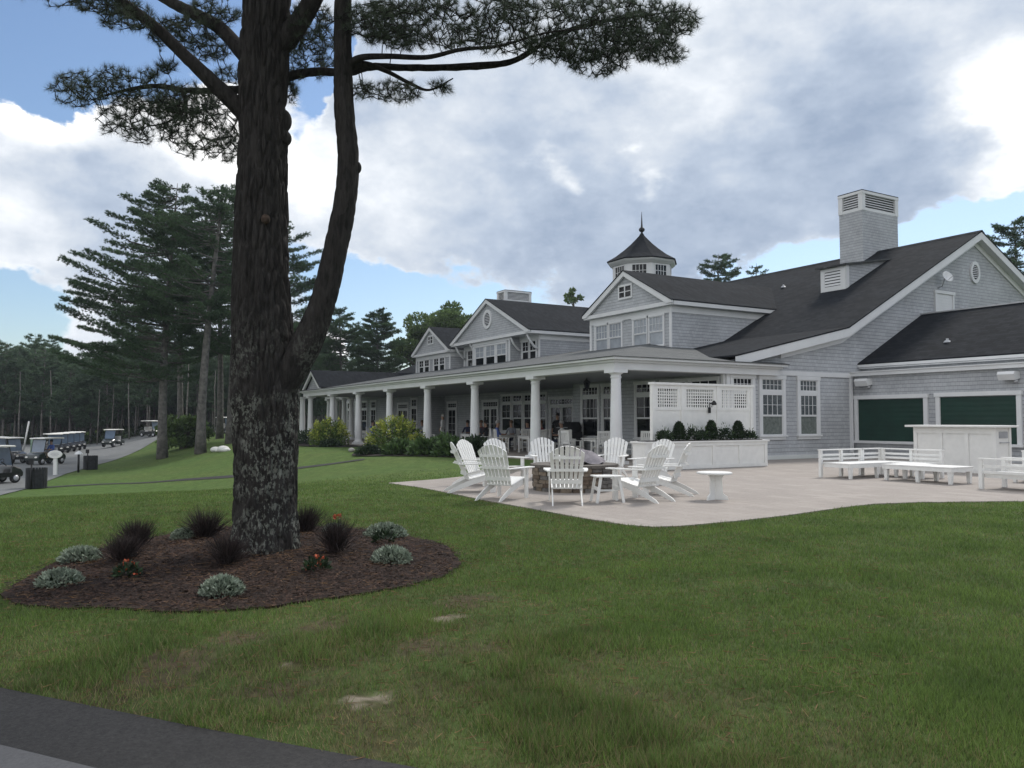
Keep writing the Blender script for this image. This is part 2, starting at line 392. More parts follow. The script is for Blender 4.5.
def paver_material():
    m, N, L, b = nodes('buff_stamped_paving'); b.inputs['Roughness'].default_value = .85; b.inputs['Specular IOR Level'].default_value = .25
    tc = N.new('ShaderNodeTexCoord').outputs['Object']
    br = N.new('ShaderNodeTexBrick'); L.new(tc, br.inputs['Vector']); br.inputs['Scale'].default_value = 1.
    br.inputs['Brick Width'].default_value = .62; br.inputs['Row Height'].default_value = .31; br.inputs['Mortar Size'].default_value = .009; br.inputs['Mortar Smooth'].default_value = .4
    br.inputs['Color1'].default_value = (.335, .298, .268, 1); br.inputs['Color2'].default_value = (.25, .222, .20, 1); br.inputs['Mortar'].default_value = (.20, .175, .155, 1)
    q = n_noise(N, L, tc, .8, 6, .6); f = n_noise(N, L, tc, 30., 4, .7)
    c = n_mix(N, L, n_maprange(N, L, q, .4, .65, 0, .7), br.outputs['Color'], (.24, .21, .19)); c = n_mix(N, L, .3, c, n_ramp(N, L, f, [(.3, (.22, .2, .18)), (.7, (.5, .46, .43))]))
    L.new(c, b.inputs['Base Color'])
    bp = N.new('ShaderNodeBump'); bp.inputs['Strength'].default_value = .3; bp.inputs['Distance'].default_value = .01
    L.new(br.outputs['Fac'], bp.inputs['Height']); bp.invert = True; L.new(bp.outputs['Normal'], b.inputs['Normal']); return m

M['lawn'] = lawn_material(); M['asphalt'] = asphalt('worn_asphalt', (.125, .13, .13), (.19, .197, .197)); M['asphalt_dark'] = asphalt('dark_asphalt_shoulder', (.012, .012, .0125), (.055, .053, .052))
M['road'] = asphalt('road_asphalt', (.085, .085, .09), (.14, .14, .145))
M['paver'] = paver_material()
M['mulch'] = mk('brown_bark_mulch', (.040, .022, .015), .95, .4, 30., col2=(.013, .0075, .006), bump=.9, bscale=60., detail=8.)

tag(height_sheet('lawn', GX, GY, h, M['lawn']), 'wide green lawn sloping gently down towards the cart lot', 'lawn', kind='structure')
tag(draped('patio', PATIO, .018, M['paver'], 2., thick=.03), 'buff paved patio beside the white columned porch', 'patio', kind='structure')
tag(draped('road', ROADN, .012, M['asphalt_dark'], 1.), 'dark asphalt drive at the near left corner', 'road', kind='structure')
_inner = [(p[0] + .33, p[1] - .42) for p in ROADN[:11]] + ROADN[11:]
tag(draped('road_surface', _inner, .02, M['road'], 1.), 'paler worn asphalt in the middle of the near drive', 'road', kind='structure')
tag(draped('cart_lot', LOT, .03, M['asphalt'], 1.), 'grey asphalt lot where the golf carts stand', 'parking lot', kind='structure')
def strip(line, w):
    s = spline(line, 6); L_, R_ = [], []
    for i, p in enumerate(s):
        t = s[min(i+1, len(s)-1)] - s[max(i-1, 0)]; t = t / np.hypot(*t[:2]); nrm = np.array((-t[1], t[0])); L_.append(tuple(p[:2] + nrm*w/2)); R_.append(tuple(p[:2] - nrm*w/2))
    return L_ + R_[::-1]
tag(draped('path', strip(WALK, .6), .016, M['asphalt_dark'], 1.), 'narrow dark path crossing the lawn to the porch', 'path', kind='structure')
mcx, mcy = 12.2, -14.4
tag(draped('mulch_bed', MULCH, .02, M['mulch'], .15, thick=.05, dome=lambda x, y: .10 * max(0, 1 - math.hypot(x-mcx, y-mcy) / 2.2)), 'ring of brown bark mulch round the big pine', 'mulch bed', kind='structure')
# loose chips on the bed
def mulch_z(x, y): return h(x, y) + .022 + .10 * max(0, 1 - math.hypot(x-mcx, y-mcy) / 2.2)
_p = RNG.uniform((9.3, -17.), (15., -12.), (66000, 2)); _p = _p[inside(MULCH, _p[:, 0] + RNG.normal(0, .07, len(_p)), _p[:, 1] + RNG.normal(0, .07, len(_p)))]
_n_ = len(_p); a = RNG.uniform(0, 2*PI, _n_); ln = RNG.uniform(.006, .022, _n_); wd = RNG.uniform(.002, .006, _n_); tl = RNG.uniform(-.5, .5, _n_)
zz = np.array([mulch_z(x, y) for x, y in _p]) + RNG.uniform(.003, .022, _n_)
ux = np.stack([np.cos(a)*ln, np.sin(a)*ln, tl*ln*.6], 1); vx = np.stack([-np.sin(a)*wd, np.cos(a)*wd, RNG.uniform(-.6, .6, _n_)*wd], 1); c = np.column_stack([_p, zz])
V = np.stack([c-ux-vx, c+ux-vx, c+ux+vx, c-ux+vx], 1).reshape(-1, 3)
tag(np_mesh('mulch_chips', V, np.arange(len(V)).reshape(-1, 4), mk('bark_chips', (.052, .028, .019), .9, .3, 3., col2=(.017, .010, .0075), island=.8)), 'loose bark chips lying over the mulch bed', 'mulch', kind='stuff')
# ------------------------------------------------------------------ clubhouse
CLUB = thing('clubhouse', 'long grey shingled clubhouse with white columned porch, gables and an octagonal cupola', 'clubhouse')
def FRONT(y): return Matrix(((1,0,0,0),(0,-1,0,y),(0,0,1,0),(0,0,0,1)))      # s -> +x, o -> -y
def SIDE(x): return Matrix(((0,1,0,x),(1,0,0,0),(0,0,1,0),(0,0,0,1)))         # s -> +y, o -> +x
def WEST(x): return Matrix(((0,-1,0,x),(1,0,0,0),(0,0,1,0),(0,0,0,1)))        # s -> +y, o -> -x

def sash_geo(fr, pn, s0, s1, z0, z1, cols, rows, lift=.0):
    """one glazed light: rails and muntins into fr, pane into pn"""
    r = .036
    fr.box((s0, .012+lift, z0), (s0+r, .045+lift, z1)); fr.box((s1-r, .012+lift, z0), (s1, .045+lift, z1))
    fr.box((s0+r, .012+lift, z0), (s1-r, .045+lift, z0+r)); fr.box((s0+r, .012+lift, z1-r), (s1-r, .045+lift, z1))
    w = (s1-s0-2*r); hh = z1-z0-2*r
    for i in range(1, cols):
        q = s0+r+w*i/cols; fr.box((q-.009, .012+lift, z0+r), (q+.009, .033+lift, z1-r))
    for i in range(1, rows):
        q = z0+r+hh*i/rows; fr.box((s0+r, .012+lift, q-.009), (s1-r, .030+lift, q+.009))
    pn.box((s0+r-.004, .004+lift, z0+r-.004), (s1-r+.004, .011+lift, z1-r+.004))

def window(parent, mat, s0, s1, z0, z1, cols=3, transom=0., pane='glass', lower=None, name='window', trim=.11, lowrows=1, uprows=2, flat=False):
    """casing with two sashes (and a transom light); s0..s1 is the clear opening"""
    ca = MB(); ca.M = mat; fr = MB(); fr.M = mat; pn = MB(); pn.M = mat
    t = trim
    ca.box((s0-t, 0, z0), (s0, .07, z1)); ca.box((s1, 0, z0), (s1+t, .07, z1))
    ca.box((s0-t-.03, 0, z1), (s1+t+.03, .085, z1+t)); ca.box((s0-t-.05, 0, z0-.06), (s1+t+.05, .11, z0)); ca.box((s0-t, 0, z0-.17), (s1+t, .055, z0-.06))
    zt = z1
    if transom:
        zt = z1 - transom - .14; ca.box((s0, 0, zt), (s1, .06, z1-transom))
        sash_geo(fr, pn, s0, s1, z1-transom, z1, cols+1, 2)
    zm = z0 + (zt-z0)*.48
    sash_geo(fr, pn, s0, s1, zm, zt, cols, uprows, .012)
    pl = MB(); pl.M = mat
    sash_geo(fr, pl, s0, s1, z0, zm, 1 if lowrows == 1 else cols, lowrows)
    if flat:                                   # a sub-part: one mesh
        k = len(ca.v); ca.k = 0
        for q, mi in ((fr, 0), (pn, 1), (pl, 2)):
            o = len(ca.v); ca.v += q.v; ca.f += [[i+o for i in f] for f in q.f]; ca.mi += [mi]*len(q.f); ca.sm += q.sm
        return ca.build(name, [M['trim'], M[pane], M[lower or pane]], parent)
    c = ca.build(name, M['trim'], parent); fr.build('sash', M['trim'], c); pn.build('pane', M[pane], c); pl.build('pane', M[lower or pane], c)
    return c

def french_door(mat, s0, s1, z1, leaves=2, transom=.32):
    ca = MB(); ca.M = mat; t = .12
    ca.box((s0-t, 0, .03), (s0, .07, z1+transom+.12)); ca.box((s1, 0, .03), (s1+t, .07, z1+transom+.12)); ca.box((s0-t-.02, 0, z1+transom+.12), (s1+t+.02, .08, z1+transom+.25)); ca.box((s0, 0, z1), (s1, .06, z1+.12))
    fr = MB(); fr.M = mat; pn = MB(); pn.M = mat; hd = MB(); hd.M = mat
    sash_geo(fr, pn, s0, s1, z1+.12, z1+.12+transom, 4*leaves, 2)
    w = (s1-s0)/leaves
    for i in range(leaves):
        a, b = s0+i*w+.01, s0+(i+1)*w-.01
        fr.box((a, .01, .04), (b, .05, .32)); sash_geo(fr, pn, a, b, .32, z1, 2, 4, .003); fr.box((a, .004, .3), (a+.1, .052, z1)); fr.box((b-.1, .004, .3), (b, .052, z1))
        hd.box((b-.07 if i == 0 else a+.04, .052, .98), (b-.04 if i == 0 else a+.07, .09, 1.12))
    c = ca.build('door', M['trim'], CLUB); fr.build('leaf_frame', M['trim'], c); pn.build('pane', M['glass'], c); hd.build('handle', M['grey_metal'], c)

ZS = .174                                        # porch roof pitch
def zporch(y): return 3.58 + ZS*(y+.45)
# --- main gable wall (x = 0) and body
w = MB(); w.prism([(5., -.3), (31., -.3), (31., 5.2), (21.15, 10.06), (11.5, 5.05), (5., 3.62)], -.25, 0.)
w.build('gable_wall', M['siding'], CLUB)
w = MB(); w.box((-46, 11.6, -.3), (-.25, 30.5, 5.1)); w.build('wall', M['siding'], CLUB)
# porch back walls
def wallbox(a, b, name='porch_wall'):
    m = MB(); m.box(a, b); return m.build(name, M['siding'], CLUB)
wallbox((-9.75, 5.0, -.3), (-.25, 5.2, 3.3)); wallbox((-9.75, 5.2, -.3), (-9.55, 7.5, 3.3)); wallbox((-29.0, 7.5, -.3), (-9.75, 7.7, 3.3)); wallbox((-29.2, 6.0, -.3), (-29.0, 7.7, 3.3)); wallbox((-46, 6.0, -.3), (-29.2, 6.2, 3.3)); 
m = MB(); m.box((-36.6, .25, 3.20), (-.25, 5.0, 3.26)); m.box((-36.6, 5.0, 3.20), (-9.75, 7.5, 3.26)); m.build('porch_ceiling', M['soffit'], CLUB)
m = MB(); m.box((-37., -.6, -.4), (.28, 5., .035)); m.box((-37, 5., -.4), (-9.75, 7.5, .035)); m.build('porch_floor', M['paver'], CLUB)
# entablature of the porch: beam, crown and cornice
m = MB()
m.box((-36.5, -.25, 3.18), (.25, .25, 3.42)); m.box((-.25, .25, 3.18), (.25, 7.6, 3.42))
m.box((-36.7, -.33, 3.42), (.35, .33, 3.50)); m.box((-.33, .33, 3.42), (.35, 7.65, 3.50))
m.box((-36.9, -.47, 3.50), (.52, .40, 3.575)); m.box((-.4, .40, 3.50), (.52, 7.75, 3.575))
m.box((-36.5, .25, 3.18), (-36.0, 6., 3.5))
m.build('entablature', M['trim'], CLUB)
# porch roof with its hipped near end
m = MB(); e = 12.95
m.slab([(-36.95, -.50, 3.60), (.56, -.50, 3.60), (-8.0, 8.06, 3.60+ZS*8.56), (-8.0, e, 3.6+ZS*(e+.5)), (-36.95, e, 3.6+ZS*(e+.5))], .03)
m.slab([(.56, -.50, 3.60), (.56, 7.8, 3.60), (-8.0, 11.6, 3.6+ZS*8.56), (-8.0, 8.06, 3.60+ZS*8.56)], .03)
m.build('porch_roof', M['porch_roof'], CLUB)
# main roof
m = MB()
R1, R2, R3 = (5.2, 3.87), (11.5, 5.26), (21.15, 10.33)
m.slab([(-8.2, R1[0], R1[1]), (.42, R1[0], R1[1]), (.42, R2[0], R2[1]), (-8.2, R2[0], R2[1])], .05)
m.slab([(-54, R2[0], R2[1]), (.42, R2[0], R2[1]), (.42, R3[0], R3[1]), (-44, R3[0], R3[1])], .05)
m.slab([(.42, 31.8, 5.1), (-54, 31.8, 5.1), (-44, R3[0], R3[1]), (.42, R3[0], R3[1])], .05)
m.slab([(-54, 31.8, 5.1), (-54, R2[0], R2[1]), (-44, R3[0], R3[1])], .05)
m.build('roof', M['roof'], CLUB)
# ridge cap and the rakes
m = MB(); m.prism([(20.93, 10.23), (21.15, 10.342), (21.37, 10.23), (21.15, 10.37)], -44, .43); m.build('ridge_cap', M['roof'], CLUB)
def rake(pts_top, drop, x0, x1, parent=CLUB, name='rake_board'):
    m = MB()
    for (a, b) in zip(pts_top[:-1], pts_top[1:]):
        m.prism([a, b, (b[0], b[1]-drop), (a[0], a[1]-drop)], x0, x1)
    return m.build(name, M['trim'], parent)
rake([(5.2, 3.81), (11.5, 5.20), (21.15, 10.27), (31.8, 5.04)], .34, .33, .40)
rake([(5.25, 3.60), (11.5, 4.98), (21.15, 10.05), (31.8, 4.80)], .10, .004, .33, name='rake_soffit')
rake([(7.9, 4.28), (11.5, 5.05), (21.15, 10.11), (31.8, 4.86)], .42, .003, .06, name='rake_frieze')
# belt, skirting and corner trim on the gable end
m = MB(); m.box((0.003, 7.76, 3.22), (.045, 12.18, 3.40)); m.build('belt_board', M['trim'], CLUB)
m = MB(); m.box((0.003, 5.05, 0.0), (.06, 12.15, .16)); m.build('skirting', M['trim'], CLUB)
m = MB(); m.box((0.004, 5.0, .16), (.09, 5.16, 3.18)); m.box((-.14, 4.92, .03), (.002, 4.998, 3.2)); m.build('corner_board', M['trim'], CLUB)
m = MB(); m.box((.004, 11.95, .17), (.10, 12.06, 3.2)); m.build('downspout', M['trim'], CLUB)
G = SIDE(0.)
window(CLUB, G, 5.36, 6.34, .92, 3.06, 4, .44, trim=.15); window(CLUB, G, 6.86, 7.98, .92, 3.06, 4, .44, lower='curtain', pane='dimcurtain', trim=.15)
window(CLUB, G, 8.96, 9.95, .92, 3.06, 4, .44, lower='curtain', pane='dimcurtain', trim=.15)
# round gable vent, hatch and dish
def round_vent(mat, s, z, ra, rb, parent, name='round_vent'):
    n = 28; m = MB(); m.M = mat; v = []; f = []
    for o, k in ((.003, 1.), (.08, 1.), (.08, .68), (.02, .68)):
        for i in range(n): a = 2*PI*i/n; v.append((s+math.cos(a)*ra*k, o, z+math.sin(a)*rb*k))
    for r in range(3):
        for i in range(n): f.append((r*n+i, r*n+(i+1) % n, (r+1)*n+(i+1) % n, (r+1)*n+i))
    m.add(v, f)
    ring = m.build(name, M['trim'], parent)
    if parent is CLUB or True:
        l = MB(); l.M = mat; l.add([(s+math.cos(2*PI*i/n)*ra*.7, .012, z+math.sin(2*PI*i/n)*rb*.7) for i in range(n)], [tuple(range(n))])
        l.k = 1
        for i in range(-3, 4):
            hw = ra*.66*math.sqrt(max(0, 1-(i/4.)**2)); zz = z+rb*.66*i/4
            l.add([(s-hw, .02, zz+.05), (s+hw, .02, zz+.05), (s+hw, .065, zz), (s-hw, .065, zz)], [(0, 1, 2, 3)])
        return ring, l
ring, l = round_vent(G, 21.15, 8.43, .38, .52, CLUB); l.build('louvre', [M['louvre'], M['trim']], ring)
m = MB(); m.M = G
m.box((17.95, .003, 6.2), (18.07, .07, 7.2)); m.box((19.28, .003, 6.2), (19.4, .07, 7.2)); m.box((17.9, .003, 7.2), (19.45, .09, 7.34)); hatch = m.build('hatch', M['trim'], CLUB)
m = MB(); m.M = G; m.box((18.07, .003, 6.2), (19.28, .03, 7.2)); [m.box((18.07, .03, 6.25+.13*i), (19.28, .038, 6.36+.13*i)) for i in range(7)]; m.build('hatch_panel', M['trim'], hatch)
m = MB(); m.M = Matrix.Translation((.42, 18.25, 7.88)) @ Matrix.Rotation(math.radians(68), 4, (0.25, 1, 0)).to_4x4()
m.lathe([(.02, 0), (.12, .012), (.21, .035), (.27, .07), (.27, .08), (.2, .045), (.02, .012)], 20, cap=False); dish = m.build('satellite_dish', M['trim'], CLUB)
m = MB(); m.tube([(0, 18.25, 7.45), (.2, 18.25, 7.5), (.34, 18.25, 7.85)], .025); m.tube([(.4, 18.25, 7.7), (.8, 18.15, 7.9)], .012); m.build('dish_arm', M['grey_metal'], dish)
# --- porch columns: round tapered shafts with square caps
def column(x, y, parent=CLUB, r=.20, name='column'):
    m = MB(); m.box((x-.30, y-.30, .03), (x+.30, y+.30, .14)); m.lathe([(r+.09, .14), (r+.10, .19), (r+.05, .24), (r+.03, .27), (r+.012, .30)], 26, (x, y, 0), cap=False)
    m.lathe([(r+.012, .30), (r+.005, 1.0), (r-.015, 2.0), (r-.035, 2.86), (r-.03, 2.90), (r+.0, 2.93), (r-.03, 2.96), (r-.03, 3.0), (r+.05, 3.07)], 26, (x, y, 0), cap=False)
    m.box((x-.28, y-.28, 3.07), (x+.28, y+.28, 3.178)); return m.build(name, M['column'], parent)
for k in range(8): column(-5.07*k, 0)
# --- porch windows and doors
F5, F75, F6 = FRONT(5.0), FRONT(7.5), FRONT(6.0)
for a, b in ((-8.95, -7.75), (-7.35, -6.2), (-5.05, -4.0), (-3.4, -2.05), (-1.75, -.35)): window(CLUB, F5, a, b, .75, 3.0, 2 if a > -5.5 else 4, .38)
window(CLUB, WEST(-9.75), 5.5, 6.5, .75, 3.0, 2, .38)
french_door(F75, -15.5, -13.3, 2.2); french_door(F75, -23.3, -21.4, 2.2); french_door(F75, -28.4, -27.1, 2.2, 1)
for a in (-20.85, -19.55, -18.25, -16.95): window(CLUB, F75, a, a+1.02, .85, 2.95, 2, .38)
for a, b in ((-45.0, -44.0), (-42.9, -41.7), (-41.45, -40.3), (-39.3, -38.3), (-35.7, -34.8)): window(CLUB, F6, a, b, .6, 2.95, 2, .5)
french_door(F6, -33.7, -31.9, 2.2); window(CLUB, F6, -31.2, -30.3, .6, 2.95, 2, .5)
# --- dormers on the porch side
def dormer(x0, x1, yw, zb, ze, za, ov=.32, back=20., setback=None):
    """gabled dormer: walls, roof, cornice; ze eave height, za apex height"""
    d = MB(); cx = (x0+x1)/2; hw = (x1-x0)/2
    d.box((x0+ov, yw, zb), (x1-ov, back, ze-.22))
    wall = d.build('dormer', M['siding'], CLUB)
    yf = yw-ov if setback is None else yw-setback
    p = MB(); p.prism([(x0+ov*1.05, ze-.02), (x1-ov*1.05, ze-.02), (cx, za-.22)], yf+.16, yf+.36 if setback is None else yw+.2, 'y'); p.build('gable_wall', M['siding'], wall)
    r = MB(); t = .10
    for sx in (-1, 1):
        e = cx+sx*(hw+.02)
        r.slab([(cx, yf-.03, za), (e, yf-.03, ze), (e, back, ze), (cx, back, za)] if sx < 0 else [(e, yf-.03, ze), (cx, yf-.03, za), (cx, back, za), (e, back, ze)], .045)
    r.build('roof', M['roof'], wall)
    k = MB()
    for sx in (-1, 1):
        e = cx+sx*hw; q = [(e, ze-.05), (cx, za-.05), (cx, za-.30), (e-sx*.34, ze-.16), (e, ze-.16)]
        k.prism(q, yf, yf+.12, 'y')
        pass
    k.build('rake_board', M['trim'], wall)
    c = MB(); c.box((x0+.06, yf+.05, ze-.24), (x1-.06, yw-.002 if setback is None else yw+.1, ze-.055))      # level cornice under the gable
    for sx in (-1, 1):
        e = cx+sx*hw; c.box((min(e, e-sx*ov), yf+.18, ze-.235), (max(e, e-sx*ov), back, ze-.06))
    c.box((x0+ov-.03, yw-.04, ze-.55), (x1-ov+.03, yw-.003, ze-.24))
    for sx in (-1, 1):
        e = cx+sx*(hw-ov); c.box((min(e, e+sx*.035), yw, ze-.55), (max(e, e+sx*.035), back, ze-.236))
    for sx in (-1, 1):
        e = cx+sx*(hw-ov); c.box((min(e-sx*.14, e+sx*.03), yw-.045, zb), (max(e-sx*.14, e+sx*.03), yw-.004, ze-.55))
    c.build('cornice', M['trim'], wall)
    return wall
D1 = dormer(-13.12, -6.18, 8.25, 4.3, 6.99, 8.86, back=19)
FD = FRONT(8.25)
for a, b in ((-12.3, -11.3), (-11.15, -10.15), (-9.2, -8.2), (-8.05, -7.05)): window(D1, FD, a, b, 4.98, 6.36, 4, 0, 'sky_pane', None, trim=.09, flat=True)
def attic(parent, mat, s, z, w_=.34, h_=.42):
    m = MB(); m.M = mat; m.box((s-w_-.1, .003, z-h_-.1), (s+w_+.1, .05, z+h_+.1)); m.box((s-.04, .05, z-h_), (s+.04, .07, z+h_)); m.k = 1
    m.box((s-w_, .05, z-h_), (s-.04, .056, z+h_)); m.box((s+.04, .05, z-h_), (s+w_, .056, z+h_)); m.k = 0
    m.box((s-w_, .057, z-.02), (s-.04, .068, z+.02)); m.box((s+.04, .057, z-.02), (s+w_, .068, z+.02))
    return m.build('attic_window', [M['trim'], M['glass']], parent)
attic(D1, FRONT(8.25-.32+.16), -9.65, 7.8, .44, .26)
D2 = dormer(-29.25, -18.65, 9.0, 4.4, 6.86, 9.34, back=20.2, setback=1.0)
m = MB(); m.box((-26.2, 8.3, 4.5), (-21.3, 9.0, 6.60)); m.build('bay_wall', M['siding'], D2)
FB, F9 = FRONT(8.3), FRONT(9.0)
for a in (-25.85, -24.4, -22.95): window(D2, FB, a, a+1.2, 4.95, 6.3, 2, 0, 'sky_pane', 'glass', trim=.1, flat=True)
m = MB(); m.box((-26.25, 8.22, 6.42), (-21.25, 8.298, 6.61)); m.box((-26.23, 8.25, 4.5), (-26.08, 8.298, 6.42)); m.box((-21.43, 8.25, 4.5), (-21.27, 8.298, 6.42)); m.build('bay_trim', M['trim'], D2)
for a in (-20.95, -28.35): [window(D2, F9, q, q+.72, 5.12, 6.3, 2, 0, 'glass', None, trim=.09, flat=True) for q in (a, a+.86)]
for x in (-28.7, -26.5, -21.1, -19.15): m = MB(); m.tube([(x, 8.96, 5.75), (x, 8.75, 5.85), (x, 8.42, 6.2), (x, 8.2, 6.6)], .07, 6); m.build('bracket', M['trim'], D2)
ring, l = round_vent(FRONT(8.16), -23.95, 8.0, .58, .62, D2); l.build('round_vent', [M['louvre'], M['trim']], D2)
D3 = dormer(-35.95, -29.3, 8.25, 4.4, 6.54, 8.4, back=17.8)
for a in (-35.0, -34.0, -32.35, -31.35): window(D3, FD, a, a+.82, 5.05, 6.0, 2, 0, 'glass', None, trim=.09, flat=True)
attic(D3, FRONT(8.25-.16), -32.62, 7.4, .36, .24)
# small gable over the far end of the porch
D4 = MB(); D4.box((-35.8, -.1, 3.6), (-32.4, 18, 3.7)); D4 = D4.build('entry_gable', M['siding'], CLUB)
m = MB(); m.prism([(-35.9, 3.66), (-32.3, 3.66), (-34.1, 4.82)], -.15, .05, 'y'); m.build('gable_wall', M['siding'], D4)
m = MB(); m.slab([(-34.1, -.45, 5.0), (-36.25, -.45, 3.74), (-36.25, 20, 3.74), (-34.1, 20, 5.0)], .05); m.slab([(-31.95, -.45, 3.74), (-34.1, -.45, 5.0), (-34.1, 20, 5.0), (-31.95, 20, 3.74)], .05); m.build('roof', M['roof'], D4)
m = MB()
for sx in (-1, 1): m.prism([(-34.1+sx*2.12, 3.69), (-34.1, 4.94), (-34.1, 4.70), (-34.1+sx*1.75, 3.66), (-34.1+sx*2.12, 3.64)], -.42, -.3, 'y')
m.build('rake_board', M['trim'], D4)
# entry colonnade beyond the porch end
m = MB(); m.box((-42.5, 3.2, 3.18), (-36.6, 3.7, 3.5)); m.box((-42.8, 2.95, 3.5), (-36.95, 3.9, 3.62)); m.build('entry_beam', M['trim'], CLUB)
for x, y in ((-38.4, 3.45), (-40.4, 3.45), (-42.2, 3.45), (-36.3, 3.3), (-37.4, -.05)): column(x, y)
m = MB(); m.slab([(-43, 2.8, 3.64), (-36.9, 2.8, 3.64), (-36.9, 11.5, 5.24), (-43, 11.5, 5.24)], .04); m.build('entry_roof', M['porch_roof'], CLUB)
# --- octagonal cupola
m = MB(); cx, cy = -24.6, 21.5
m.lathe([(2.22, 9.0), (2.22, 12.95)], 8, (cx, cy, 0), cap=False, phase=PI/8, smooth=False); CU = m.build('cupola', M['trim'], CLUB)
m = MB(); m.lathe([(2.30, 12.75), (2.52, 12.92), (2.58, 13.0), (2.58, 13.06)], 8, (cx, cy, 0), cap=True, phase=PI/8, smooth=False); m.build('cornice', M['trim'], CU)
m = MB(); m.lathe([(2.66, 13.05), (2.68, 13.12), (2.0, 13.52), (1.35, 14.02), (.85, 14.46), (.48, 14.84), (.22, 15.12), (.12, 15.30)], 8, (cx, cy, 0), cap=True, phase=PI/8, smooth=False); m.build('roof', M['roof'], CU)
m = MB(); m.lathe([(.12, 15.25), (.07, 15.38), (.09, 15.42), (.20, 15.50), (.23, 15.60), (.19, 15.70), (.08, 15.78), (.06, 16.0), (.035, 16.5), (.012, 16.95)], 12, (cx, cy, 0)); m.build('finial', M['black'], CU)
ap = 2.22*math.cos(PI/8)
for k in range(8):
    a = k*PI/4; mat = Matrix.Translation((cx, cy, 0)) @ Matrix.Rotation(a - PI/2, 4, 'Z') @ Matrix.Translation((0, ap, 0))
    m = MB(); m.M = mat
    for s0, s1, z0, z1 in ((-.56, -.5, 11.75, 12.62), (.5, .56, 11.75, 12.62), (-.56, .56, 12.62, 12.69), (-.56, .56, 11.68, 11.75)): m.box((s0, .003, z0), (s1, .05, z1))
    for i in (-1, 0, 1): m.box((i*.25-.018, .012, 11.75), (i*.25+.018, .035, 12.62))
    m.box((-.5, .012, 12.18), (.5, .03, 12.21)); m.k = 1; m.box((-.5, .003, 11.75), (.5, .011, 12.62)); m.build('window', [M['trim'], M['glass']], CU)
# --- chimneys: shingled shafts with louvred tops
def chimney(x0, x1, y0, y1, zb, zt, hl, louv=True):
    m = MB(); m.box((x0, y0, zb), (x1, y1, zt-hl)); ch = m.build('chimney', M['siding'], CLUB)
    t = MB(); e = .03
    for (a, b) in (((x0-e, y0-e), (x0+.22, y0+.22)), ((x1-.22, y0-e), (x1+e, y0+.22)), ((x0-e, y1-.22), (x0+.22, y1+e)), ((x1-.22, y1-.22), (x1+e, y1+e))): t.box((*a, zt-hl), (*b, zt-.17))
    t.box((x0-.05, y0-.05, zt-.17), (x1+.05, y1+.05, zt-.03)); t.build('louvre_frame', M['trim'], ch)
    q = MB(); q.box((x0-.04, y0-.04, zt-.028), (x1+.04, y1+.04, zt+.02)); q.build('cap', M['roof'], ch)
    b = MB(); b.k = 0; b.box((x0+.1, y0+.1, zt-hl), (x1-.1, y1-.1, zt-.17)); b.k = 1
    n = 6; hh = (hl-.17-.12)/n
    for i in range(n):
        z = zt-hl+.12+i*hh
        b.add([(x0+.22, y0+.005, z), (x1-.22, y0+.005, z), (x1-.22, y0+.095, z+hh*.75), (x0+.22, y0+.095, z+hh*.75)], [(0, 1, 2, 3)])
        b.add([(x1-.005, y0+.22, z), (x1-.005, y1-.22, z), (x1-.095, y1-.22, z+hh*.75), (x1-.095, y0+.22, z+hh*.75)], [(0, 1, 2, 3)])
    b.box((x0+.22, y0-.01, zt-hl), (x1-.22, y0+.09, zt-hl+.13)); b.box((x1-.09, y0+.22, zt-hl), (x1+.01, y1-.22, zt-hl+.13))
    b.build('louvre', [M['louvre'], M['trim']], ch)
chimney(-6.4, -5.0, 19.95, 22.9, 8., 13.45, 1.05)
chimney(-39.4, -38.0, 17.5, 20.1, 8., 12.68, .95)
# shed roofed vent in front of the near chimney
m = MB(); m.prism([(16.2, 7.5), (16.2, 8.88), (20.3, 9.55), (20.3, 9.0)], -4.62, -3.25); V1 = m.build('roof_vent', M['siding'], CLUB)
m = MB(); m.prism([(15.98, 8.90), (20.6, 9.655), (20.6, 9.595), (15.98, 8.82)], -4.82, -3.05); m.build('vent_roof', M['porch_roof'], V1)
m = MB(); m.M = FRONT(16.2) @ Matrix.Translation((.59, 0, -.1)); m.box((-5.22, .003, 7.6), (-5.0, .05, 8.93)); m.box((-4.1, .003, 7.6), (-3.83, .05, 8.93)); m.box((-5.0, .003, 8.75), (-4.1, .05, 8.92)); m.box((-5.0, .003, 7.6), (-4.1, .05, 8.02)); m.k = 1; m.box((-5.0, .003, 8.02), (-4.1, .01, 8.75)); m.k = 0
for i in range(5): m.add([(-5.0, .05, 8.05+i*.14), (-4.1, .05, 8.05+i*.14), (-4.1, .012, 8.15+i*.14), (-5.0, .012, 8.15+i*.14)], [(0, 1, 2, 3)])
m.build('louvre', [M['trim'], M['louvre']], V1)
m = MB(); m.M = SIDE(-3.25); m.box((16.2, .003, 7.6), (16.4, .045, 8.86)); m.build('vent_trim', M['trim'], V1)
# vent pipe flashings on the roof slopes
for x, y, z in ((-8.5, 18.0, 8.67), (3.0, 13.9, 4.52)):
    m = MB(); m.lathe([(.15, .0), (.10, .07), (.05, .09), (.05, .16)], 12, (x, y, z)); m.build('roof_pipe', M['grey_metal'], CLUB)
